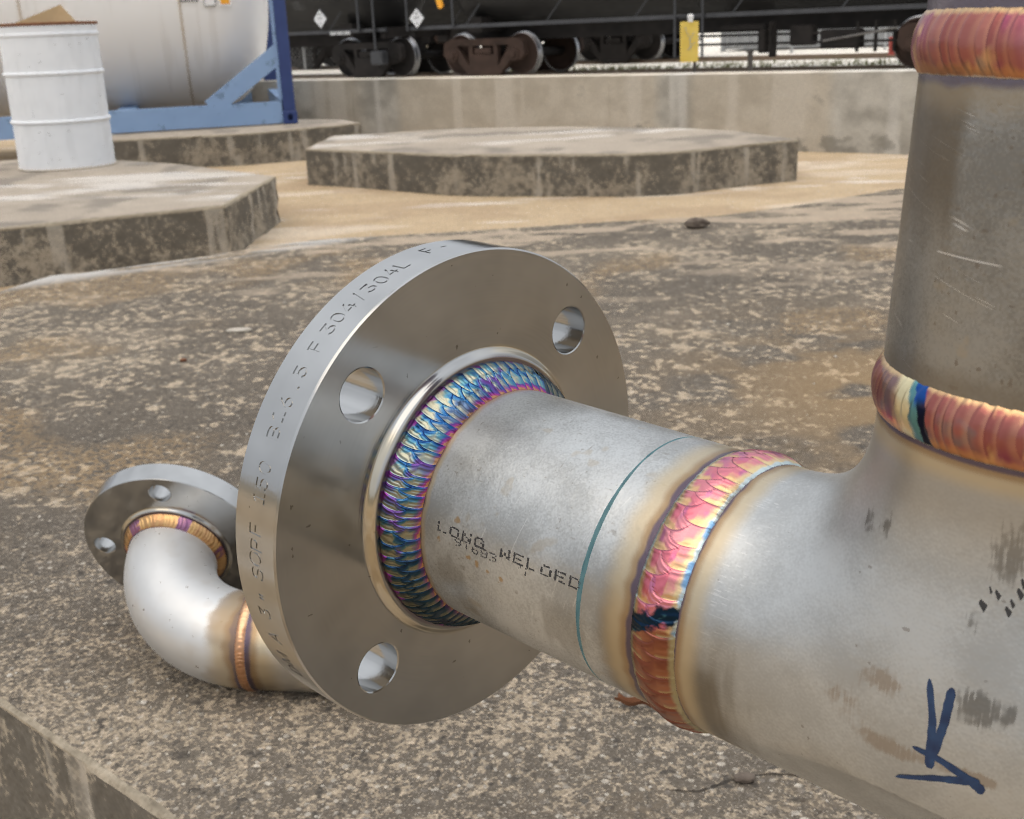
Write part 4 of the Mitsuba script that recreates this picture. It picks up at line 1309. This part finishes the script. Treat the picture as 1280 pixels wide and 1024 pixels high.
# dark support below the left part of the frame
tm = put('timber_support', bar(cpt(-2.62, 0.10, -0.31), cpt(-2.62, 0.10, 0.010), 0.16, 0.20, up=CE, bevel=0.006), 'timber', smooth=False)
tag(tm, 'dark timber block under the blue beam behind the drum', 'timber block')
tm = put('timber_support', bar(cpt(-5.0, 0.10, -0.31), cpt(-5.0, 0.10, 0.010), 0.16, 0.20, up=CE, bevel=0.006), 'timber', smooth=False)
tag(tm, 'dark timber block under the blue beam at the left end of the tank frame', 'timber block')

# ------------------------------------------------------------------ rails
def track(k, name_label, s0=-22, s1=24):
    key = numbered('railway_track')
    labels[key] = {'label': name_label, 'category': 'railway track', 'kind': 'structure'}
    for sg in (0, 1.5):
        a_, b_ = rail_pt(s0, k - sg), rail_pt(s1, k - sg)
        put('rail', trimesh.util.concatenate([bar(a_ + [0, 0, -0.015], b_ + [0, 0, -0.015], 0.07, 0.03, bevel=0.004), bar(a_ + [0, 0, -0.05], b_ + [0, 0, -0.05], 0.02, 0.05)]), 'rail_rust', key, smooth=False)
    for i, s_ in enumerate(np.arange(s0, s1, 0.62)):
        put('sleeper', bar(rail_pt(s_, k + 0.45, -0.105), rail_pt(s_, k - 1.95, -0.105), 0.22, 0.07), 'old_sleeper', key, smooth=False)


track(0.0, 'railway track the black tank cars stand on')
track(-6.0, 'second railway track farther behind', -30, 30)


# ------------------------------------------------------------------ rail cars
def rot_rail():
    M = np.eye(4)
    M[:3, 0], M[:3, 1], M[:3, 2] = RD, -RN, [0, 0, 1]
    return M


RM = np.stack([RD, -RN, np.array([0, 0, 1.0])], 1)      # local: x along track, y away from the camera, z up


def on_rail(m, s_, k=0.0, z=0.0):
    return frame_xf(m, RM, rail_pt(s_, k, z))


def wheel_meshes(r=0.42):
    disc = [(0.001, 0.03), (0.09, 0.035), (0.10, 0.0), (0.20, -0.012), (r - 0.07, -0.005), (r - 0.05, 0.03), (r - 0.006, 0.03)]
    disc += [(r - 0.006, -0.085), (r - 0.05, -0.085), (r - 0.07, -0.03), (0.001, -0.03)]
    d = lathe(disc[::-1], 40)
    tread = lathe([(r - 0.012, 0.0315), (r, 0.026), (r, -0.07), (r + 0.018, -0.075), (r + 0.026, -0.09), (r + 0.02, -0.105), (r - 0.012, -0.105), (r - 0.012, 0.0315)][::-1], 48)
    X = trimesh.transformations.rotation_matrix(PI / 2, [1, 0, 0])
    d.apply_transform(X)
    tread.apply_transform(X)
    return d, tread          # axis along -y (towards the camera is -y)


DISC, TREAD = wheel_meshes()


def side_frame():
    """cast truck side: top chord, sloping struts, bolster window, pedestal ends"""
    from shapely.geometry import Polygon
    outer = Polygon([(-1.02, 0.66), (-0.86, 0.74), (0.86, 0.74), (1.02, 0.66), (1.05, 0.42), (0.92, 0.30), (0.74, 0.36), (0.36, -0.02), (-0.36, -0.02), (-0.74, 0.36), (-0.92, 0.30), (-1.05, 0.42)])
    win = Polygon([(-0.27, 0.60), (0.27, 0.60), (0.27, 0.43), (-0.27, 0.43)])
    t1 = Polygon([(-0.70, 0.62), (-0.36, 0.62), (-0.36, 0.16)])
    t2 = Polygon([(0.70, 0.62), (0.36, 0.62), (0.36, 0.16)])
    lo = Polygon([(-0.30, 0.34), (0.30, 0.34), (0.24, 0.12), (-0.24, 0.12)]).buffer(-0.02)
    sh = outer.buffer(-0.04).buffer(0.04)
    for h in (win, t1.buffer(-0.01), t2.buffer(-0.01)):
        sh = sh.difference(h)
    m = trimesh.creation.extrude_polygon(sh, 0.14, engine='earcut')
    M = np.eye(4)
    M[:3, 0], M[:3, 1], M[:3, 2] = [1, 0, 0], [0, 0, 1], [0, -1, 0]
    m.apply_transform(M)
    parts = [m]
    # springs in the middle, bolster end in the window
    for x in (-0.16, 0.0, 0.16):
        for z in np.linspace(0.16, 0.40, 6):
            parts.append(box(0.12, 0.12, 0.022, (x, -0.06, z)))
    parts.append(box(0.42, 0.18, 0.12, (0, -0.07, 0.50), 0.015))
    parts.append(box(0.56, 0.20, 0.05, (0, -0.06, 0.0), 0.01))
    return cat(*parts)


SIDE = side_frame()


def bearing_mesh():
    m = lathe([(0.001, 0.10), (0.06, 0.10), (0.075, 0.085), (0.075, 0.05), (0.13, 0.045), (0.14, 0.02), (0.14, -0.08), (0.001, -0.08)][::-1], 24)
    m.apply_transform(trimesh.transformations.rotation_matrix(PI / 2, [1, 0, 0]))
    return m


BEAR = bearing_mesh()
HALF = 0.785


def truck(car, s_, k, fm, wm):
    t = numbered(f'{car}__truck')
    c = fm == 'truck_brown'
    for sy, flip in ((0.0, False), (1.5, True)):
        for sx in (-1, 1):
            d, tr = DISC.copy(), TREAD.copy()
            if flip:
                M = np.diag([1.0, -1, 1, 1])
                d.apply_transform(M), tr.apply_transform(M)
                d.invert(), tr.invert()
            off = np.array([sx * HALF, sy, 0.42])
            w = numbered(f'{t}__wheel')
            scene[w] = shape(on_rail(frame_xf(d, np.eye(3), off), s_, k), wm, smooth=35)
            w = numbered(f'{t}__tyre')
            scene[w] = shape(on_rail(frame_xf(tr, np.eye(3), off), s_, k), 'wheel_tread', smooth=35)
        f = SIDE.copy()
        if flip:
            f.apply_transform(np.diag([1.0, -1, 1, 1]))
            f.invert()
        f.apply_translation([0, sy + (0.32 if flip else -0.17), 0])
        w = numbered(f'{t}__side_frame')
        scene[w] = shape(on_rail(f, s_, k), fm, smooth=30)
        for sx in (-1, 1):
            b = BEAR.copy()
            if flip:
                b.apply_transform(np.diag([1.0, -1, 1, 1]))
                b.invert()
            b.apply_translation([sx * HALF, sy + (0.36 if flip else -0.30), 0.42])
            w = numbered(f'{t}__bearing')
            scene[w] = shape(on_rail(b, s_, k), fm, smooth=30)
    for sx in (-1, 1):
        w = numbered(f'{t}__axle')
        scene[w] = shape(on_rail(rod((sx * HALF, -0.2, 0.42), (sx * HALF, 1.7, 0.42), 0.085), s_, k), 'truck_dark', smooth=30)
    w = numbered(f'{t}__bolster')
    scene[w] = shape(on_rail(box(0.40, 1.7, 0.26, (0, 0.75, 0.58), 0.02), s_, k), 'truck_dark', smooth=False)


def tank_car(label, s0, s1, k, trucks, ladders=(), frames='truck_brown', posts=()):
    car = thing('tank_car', label, 'rail tank car', 'black tank cars standing on the tracks')
    R_, zc = 1.48, 2.42
    L = s1 - s0
    pr = []
    hd = 0.75
    for q in np.linspace(0, PI / 2, 14):
        pr.append((s0 + 0.5 + hd - hd * math.cos(q), max(R_ * math.sin(q), 0.002)))
    for x in np.linspace(s0 + 0.6 + hd, s1 - 0.6 - hd, 12):
        pr.append((x, R_))
    for q in np.linspace(PI / 2, 0, 14):
        pr.append((s1 - 0.5 - hd + hd * math.cos(q), max(R_ * math.sin(q), 0.002)))
    pr = np.array(pr)
    th = np.linspace(0, 2 * PI, 97)
    P = rail_pt(0, k) + pr[:, None, :1] * RD + np.array([0, 0, zc]) - RN * 0.75 + pr[:, None, 1:] * (-np.cos(th)[None, :, None] * RN + np.sin(th)[None, :, None] * np.array([0, 0, 1.0]))
    put('tank', (P.reshape(-1, 3), grid(P)[:, ::-1]), 'car_black', car, smooth=True)
    # side sill with the walkway edge, brackets up to the tank
    ms = [bar(rail_pt(s0, k + 0.72, 1.0), rail_pt(s1, k + 0.72, 1.0), 0.09, 0.075, bevel=0.006)]
    put('side_sill', cat(*ms), 'car_grey', car, smooth=False)
    put('side_sill', bar(rail_pt(s0, k - 2.22, 1.0), rail_pt(s1, k - 2.22, 1.0), 0.09, 0.075), 'car_grey', car, smooth=False)
    put('centre_sill', bar(rail_pt(s0 - 0.2, k - 0.75, 0.86), rail_pt(s1 + 0.2, k - 0.75, 0.86), 0.50, 0.36, bevel=0.01), 'truck_dark', car, smooth=False)
    for e in (s0 + 0.12, s1 - 0.12):
        put('end_sill', bar(rail_pt(e, k + 0.70, 0.94), rail_pt(e, k - 2.2, 0.94), 0.12, 0.22), 'truck_dark', car, smooth=False)
    for b in np.arange(s0 + 1.55, s1 - 1.2, 1.97):
        put('bracket', bar(rail_pt(b, k + 0.70, 1.03), rail_pt(b + 0.26, k + 0.55, 1.42), 0.05, 0.02), 'car_grey', car, smooth=False)
    for e in (s0 + 1.5, s1 - 1.5):
        put('bolster_cradle', bar(rail_pt(e, k + 0.35, 1.02), rail_pt(e, k - 1.85, 1.02), 0.36, 0.30), 'truck_dark', car, smooth=False)
    for c in trucks:
        truck(car, c, k, frames, 'truck_brown' if frames == 'truck_brown' else 'truck_dark')
    for (l0, l1, z0, z1) in ladders:
        lad = numbered(f'{car}__ladder')
        for x in (l0, l1):
            q = numbered(f'{lad}__rail')
            scene[q] = shape(bar(rail_pt(x, k + 0.80, z0), rail_pt(x, k + 0.80, z1), 0.075, 0.03), 'car_grey', smooth=False)
        for z in np.arange(z0 + 0.30, z1, 0.42):
            q = numbered(f'{lad}__rung')
            scene[q] = shape(bar(rail_pt(l0, k + 0.80, z), rail_pt(l1, k + 0.80, z), 0.03, 0.035), 'car_grey', smooth=False)
    for (x, z0, z1, w) in posts:
        put('grab_post', bar(rail_pt(x, k + 0.80, z0), rail_pt(x, k + 0.80, z1), w, 0.04), 'car_grey', car, smooth=False)
    return car


carB = tank_car('black tank car at right with a ladder, a brown wheel truck and a yellow tag', -2.95, 10.5, 0.0, (-1.30, 8.35),
                ladders=((3.42, 3.97, 0.30, 3.2),), posts=((-1.66, 1.0, 2.2, 0.13), (-2.88, 0.95, 2.2, 0.09)))
carA = tank_car('black tank car at left, seen behind the blue corner post', -18.6, -3.55, 0.0, (-4.55, -17.2), frames='truck_dark',
                posts=((-4.26, 0.98, 2.2, 0.16), (-3.82, 0.60, 2.2, 0.15)))
carC = tank_car('black tank car on the far track, half hidden behind the nearer cars', -14.0, 0.0, -6.0, (-1.75, -12.4), frames='truck_dark')
# coupler between the two near cars
put('coupler', cat(box(0.9, 0.22, 0.26, (0, 0, 0), 0.03), box(0.34, 0.34, 0.36, (0.1, 0, 0), 0.05)).apply_transform(np.block([[RM, rail_pt(-3.25, -0.75, 0.84)[:, None]], [np.zeros((1, 3)), np.ones((1, 1))]])), 'truck_brown', carB, smooth=False)
# diamond placards on holders
for (x, z, car, k_) in ((-5.33, 1.285, carA, 0.86), (-2.56, 1.20, carB, 0.86)):
    d = box(0.27, 0.012, 0.27)
    d.apply_transform(trimesh.transformations.rotation_matrix(PI / 4, [0, 1, 0]))
    d2 = box(0.30, 0.012, 0.30)
    d2.apply_transform(trimesh.transformations.rotation_matrix(PI / 4, [0, 1, 0]))
    put('placard_holder', on_rail(d2, x, k_ - 0.02, z), 'car_grey', car, smooth=False)
    put('placard', on_rail(d, x, k_, z), 'placard_white', car, smooth=False, label='white diamond placard')
    put('placard_holder', bar(rail_pt(x - 0.02, k_ - 0.05, z - 0.22), rail_pt(x - 0.02, k_ - 0.10, 1.02), 0.05, 0.02), 'car_grey', car, smooth=False)
    for gl in (box(0.14, 0.004, 0.03, (0, 0, 0.01)), box(0.05, 0.004, 0.05, (0, 0, 0.10)), box(0.04, 0.004, 0.04, (0, 0, -0.10))):
        put('placard_mark', on_rail(gl, x, k_ + 0.008, z), 'letter_grey', car, smooth=False)
# faint white stencilled lines on the left car
for i, (x, z, w) in enumerate(((-7.2, 1.66, 0.55), (-7.2, 1.60, 0.50), (-6.5, 1.64, 0.60), (-6.5, 1.58, 0.55), (-7.2, 1.54, 0.5), (-6.5, 1.52, 0.5))):
    mm = meshkit.text_mesh('LD LMT  LT WT'[: 6 + i], 0.05, 0.002)
    mm.apply_transform(np.array([[1.0, 0, 0, 0], [0, 0, -1, 0], [0, 1, 0, 0], [0, 0, 0, 1]]))
    # lie on the round of the tank
    dz = z - 2.42
    kk = -0.75 + math.sqrt(1.48 ** 2 - dz * dz)
    put('lettering', on_rail(mm, x, kk + 0.02, z), 'letter_grey', carA, smooth=False)
put('reflector', on_rail(cat(*[box(0.17, 0.02, 0.07, (i * 0.21, 0, 0)) for i in range(3)]), -5.05, 0.78, 0.97), 'faded_grey', carA, smooth=False, label='pale reflective dashes on the sill')
put('tag', on_rail(box(0.13, 0.02, 0.34, (0, 0, 0), 0.03).apply_transform(trimesh.transformations.rotation_matrix(-0.35, [0, 1, 0])), -1.93, 0.88, 1.53), 'orange_paint', carB, smooth=False, label='yellow tag')
# brake gear and valves under the right car
for (x, w, h, z, kk) in ((4.35, 0.9, 0.12, 0.76, -0.2), (4.86, 0.16, 0.40, 0.52, 0.1), (5.55, 0.42, 0.34, 0.60, 0.0), (6.25, 0.70, 0.32, 0.52, 0.0), (5.1, 0.05, 0.60, 0.55, 0.3)):
    put('brake_gear', on_rail(box(w, 0.3, h, (0, 0, 0), 0.03), x, kk, z), 'truck_dark', carB, smooth=False)
for z in (0.64, 0.49):
    put('brake_pipe', rod(rail_pt(3.2, 0.1, z), rail_pt(8.0, 0.1, z - 0.02), 0.022), 'truck_dark', carB)
put('brake_pipe', rod(rail_pt(6.0, 0.25, 0.50), rail_pt(7.3, 0.30, 0.68), 0.02), 'dull_steel', carB)
put('brake_gear', on_rail(cat(*[box(0.05, 0.05, 0.5, (i * 0.32, 0, 0)) for i in range(3)]), 6.55, 0.1, 0.55), 'truck_dark', carB, smooth=False)
# brake cylinder and hoses on the left car
put('brake_gear', on_rail(box(0.34, 0.25, 0.30, (0, 0, 0), 0.03), -3.95, 0.55, 0.42), 'car_grey', carA, smooth=False)

# ------------------------------------------------------------------ yellow board on a post behind the wall
ys = thing('trackside_sign', 'small yellow board with faded grey mark on a thin post behind the wall', 'sign')
SB = np.array([1.80, 11.45, -0.50])
sd = np.array([0.995, -0.10, 0])
put('post', rod(SB + sd * 0.055, SB + sd * 0.055 + [0, 0, 0.90], 0.016), 'dark_post', ys)
put('board', bar(SB + [0, -0.03, 0.665], SB + [0, -0.03, 1.025], 0.012, 0.168, up=np.cross([0, 0, 1.0], [0, 1, 0])), 'yellow_paint', ys, smooth=False)
put('cap', lathe([(0.001, 0.07), (0.02, 0.068), (0.03, 0.05), (0.022, 0.02), (0.026, 0.0), (0.001, 0.0)][::-1], 20).apply_translation(SB + [0.01, -0.03, 1.02]), 'white_paint', ys)
fm = cat(bar(SB + [-0.045, -0.040, 0.98], SB + [0.005, -0.040, 0.87], 0.018, 0.003), bar(SB + [0.045, -0.040, 0.93], SB + [0.000, -0.040, 0.86], 0.014, 0.003), bar(SB + [0.004, -0.040, 0.87], SB + [0.008, -0.040, 0.77], 0.022, 0.003),
         bar(SB + [-0.02, -0.040, 0.77], SB + [0.05, -0.040, 0.84], 0.013, 0.003))
put('faded_mark', fm, 'faded_grey', ys, smooth=False)

# thin posts behind the wall
for i, (x, y, h, lb) in enumerate(((3.30, 15.9, 0.60, 'thin dark post behind the wall right of the yellow board'), (8.3, 24.2, 0.80, 'thin dark post in the gap left of the right hand wheel'))):
    fp = put('marker_post', cat(rod((x, y, -0.51), (x, y, -0.5 + h), 0.035), box(0.09, 0.09, 0.02, (x, y, -0.5 + h))), 'dark_post', smooth=30)
    tag(fp, lb, 'post')

# ------------------------------------------------------------------ far side of the yard
def shed(x0, y0, x1, y1, depth, h, label, matn, doors=(), name='warehouse', front=-1):
    key = thing(name, label, 'building')
    a, b = np.array([x0, y0, -0.5]), np.array([x1, y1, -0.5])
    d = (b - a) / np.linalg.norm(b - a)
    nb = np.array([-d[1], d[0], 0])
    nb = nb if nb[1] * front < 0 else -nb
    L = np.linalg.norm(b - a)
    n = int(L / 0.30)
    # corrugated front
    u = np.arange(n * 4 + 1) / (n * 4) * L
    off = np.tile([0, 0.035, 0.035, 0], n + 1)[: len(u)]
    P = np.stack([a + u[:, None] * d - off[:, None] * nb, a + u[:, None] * d - off[:, None] * nb + [0, 0, h]], 1)
    put('front_wall', (P.reshape(-1, 3), grid(P)), matn, key, smooth=False)
    put('shell', bar(a + nb * (depth / 2 + 0.05) + [0, 0, h / 2 - 0.01], b + nb * (depth / 2 + 0.05) + [0, 0, h / 2 - 0.01], depth, h - 0.02), matn, key, smooth=False)
    c = [a - nb * 0.4 + [0, 0, h], b - nb * 0.4 + [0, 0, h], b + nb * depth / 2 + [0, 0, h + depth * 0.12], a + nb * depth / 2 + [0, 0, h + depth * 0.12], b + nb * (depth + 0.4) + [0, 0, h], a + nb * (depth + 0.4) + [0, 0, h]]
    put('roof', trimesh.Trimesh(np.array(c), [[0, 1, 2], [0, 2, 3], [3, 2, 4], [3, 4, 5]], process=False), 'grey_paint', key, smooth=False)
    for (u0, w, hh) in doors:
        p0 = a + d * u0 - nb * 0.06
        put('door', bar(p0 + [0, 0, hh / 2], p0 + d * w + [0, 0, hh / 2], hh, 0.03, up=nb), 'grey_paint', key, smooth=False)
    return key


shed(-30, 104, 30, 88, 16, 7.0, 'long white corrugated warehouse far behind the rail cars', 'building_white', doors=((6, 4, 3.5), (16, 4, 3.5), (23, 1.2, 2.2)))
shed(32, 88, 70, 66, 14, 5.0, 'pale blue shed far right behind the rail cars', 'building_blue', doors=((3, 3, 2.6), (9, 3, 2.6), (15, 3, 2.6)))


def container(x, y, rot, matn, label, L=6.0, h=2.5, w=2.4):
    key = thing('shipping_container', label, 'container')
    c, s_ = math.cos(rot), math.sin(rot)
    R_ = np.array([[c, -s_, 0], [s_, c, 0], [0, 0, 1.0]])
    o = np.array([x, y, -0.5])
    put('body', frame_xf(box(L - 0.1, w - 0.1, h - 0.12, (0, 0, h / 2)), R_, o), matn, key, smooth=False)
    n = int(L / 0.28)
    ribs = [box(0.12, 0.05, h - 0.3, (-L / 2 + 0.2 + i * (L - 0.4) / (n - 1), -w / 2 + 0.03, h / 2)) for i in range(n)]
    put('rib_panel', frame_xf(cat(*ribs), R_, o), matn, key, smooth=False)
    for sx in (-1, 1):
        for sy in (-1, 1):
            put('corner_post', frame_xf(box(0.12, 0.12, h, (sx * (L / 2 - 0.06), sy * (w / 2 - 0.06), h / 2)), R_, o), matn, key, smooth=False)
    return key


container(3.2, 33.5, -0.3, 'building_white', 'white shipping container in the gap beside the ladder', L=3.0, h=1.15, w=2.0)
container(9.6, 36.0, -0.5, 'grey_paint', 'low grey skip container beyond the tracks', L=5.5, h=0.75, w=2.2)
container(12.6, 30.2, -0.62, 'building_blue', 'low pale blue open container in the middle of the gap under the rail car', L=3.6, h=0.62, w=1.8)
container(14.8, 42.0, -0.60, 'building_white', 'white shipping container farthest back in the gap under the rail car', L=7.0, h=1.0, w=2.2)
container(17.5, 36.5, -0.6, 'building_white', 'white shipping container beyond the tracks near the right hand wheel', L=6.0, h=0.95, w=2.4)


def barrel(x, y, matn, label, r=0.29, h=0.62):
    key = put('barrel', lathe([(0.001, 0), (r, 0), (r, h * 0.32), (r + 0.015, h * 0.34), (r, h * 0.36), (r, h * 0.65), (r + 0.015, h * 0.67), (r, h * 0.69), (r, h), (0.001, h)][::-1], 24).apply_translation([x, y, -0.5]), matn, smooth=30)
    tag(key, label, 'barrel')


barrel(9.15, 27.6, 'red_paint', 'dull red barrel beyond the tracks, leftmost of the three', h=0.42)
barrel(10.35, 27.6, 'red_paint', 'dull red barrel in the middle beyond the tracks', h=0.42)
barrel(11.9, 27.3, 'orange_paint', 'orange barrel beyond the tracks, rightmost of the three', h=0.36, r=0.22)

# chain link fence posts and rails in front of the sheds
fe = thing('wire_fence', 'grey wire fence beyond the tracks', 'fence')
fa, fb = np.array([-8.0, 37.5, -0.5]), np.array([26.0, 27.0, -0.5])
n = 16
for i in range(n):
    q = fa + (fb - fa) * i / (n - 1)
    put('post', rod(q, q + [0, 0, 1.9], 0.035), 'faded_grey', fe)
put('rail', rod(fa + [0, 0, 1.85], fb + [0, 0, 1.85], 0.025), 'faded_grey', fe)
V = []
d = (fb - fa)
wires = []
Lf = np.linalg.norm(d)
for i in range(0, 230):
    s_ = i / 230
    a_ = fa + d * s_
    b_ = fa + d * min(s_ + 1.8 / Lf, 1.0) + [0, 0, 1.8]
    c_ = fa + d * max(s_ - 1.8 / Lf, 0.0) + [0, 0, 1.8]
    wires += [bar(a_, b_, 0.006, 0.006), bar(a_, c_, 0.006, 0.006)]
k = put('wire_mesh', cat(*wires), 'faded_grey', fe, smooth=False)
labels[k] = {'label': 'criss-cross wire mesh', 'kind': 'stuff'}

# grass strip beyond the tracks
rng = np.random.default_rng(31)
V, F = [], []
for i in range(2600):
    s_ = rng.uniform(-6, 26)
    kk = -2.1 - 2.6 * rng.random() ** 1.5 if s_ > 1 else -rng.uniform(2.1, 3.3)
    b0 = rail_pt(s_, kk, 0)
    b0[2] = -0.505
    h = rng.uniform(0.05, 0.14)
    a_ = rng.uniform(0, 2 * PI)
    w = rng.uniform(0.012, 0.03)
    t = np.array([math.cos(a_), math.sin(a_), 0]) * w
    lean = np.array([rng.normal(0, 0.03), rng.normal(0, 0.03), h])
    F.append([3 * i, 3 * i + 1, 3 * i + 2])
    V += [b0 - t, b0 + t, b0 + lean]
k = put('grass', (np.array(V), np.array(F)), 'grass', smooth=False)
tag(k, 'thin rough grass between and beyond the tracks', 'grass', kind='stuff')
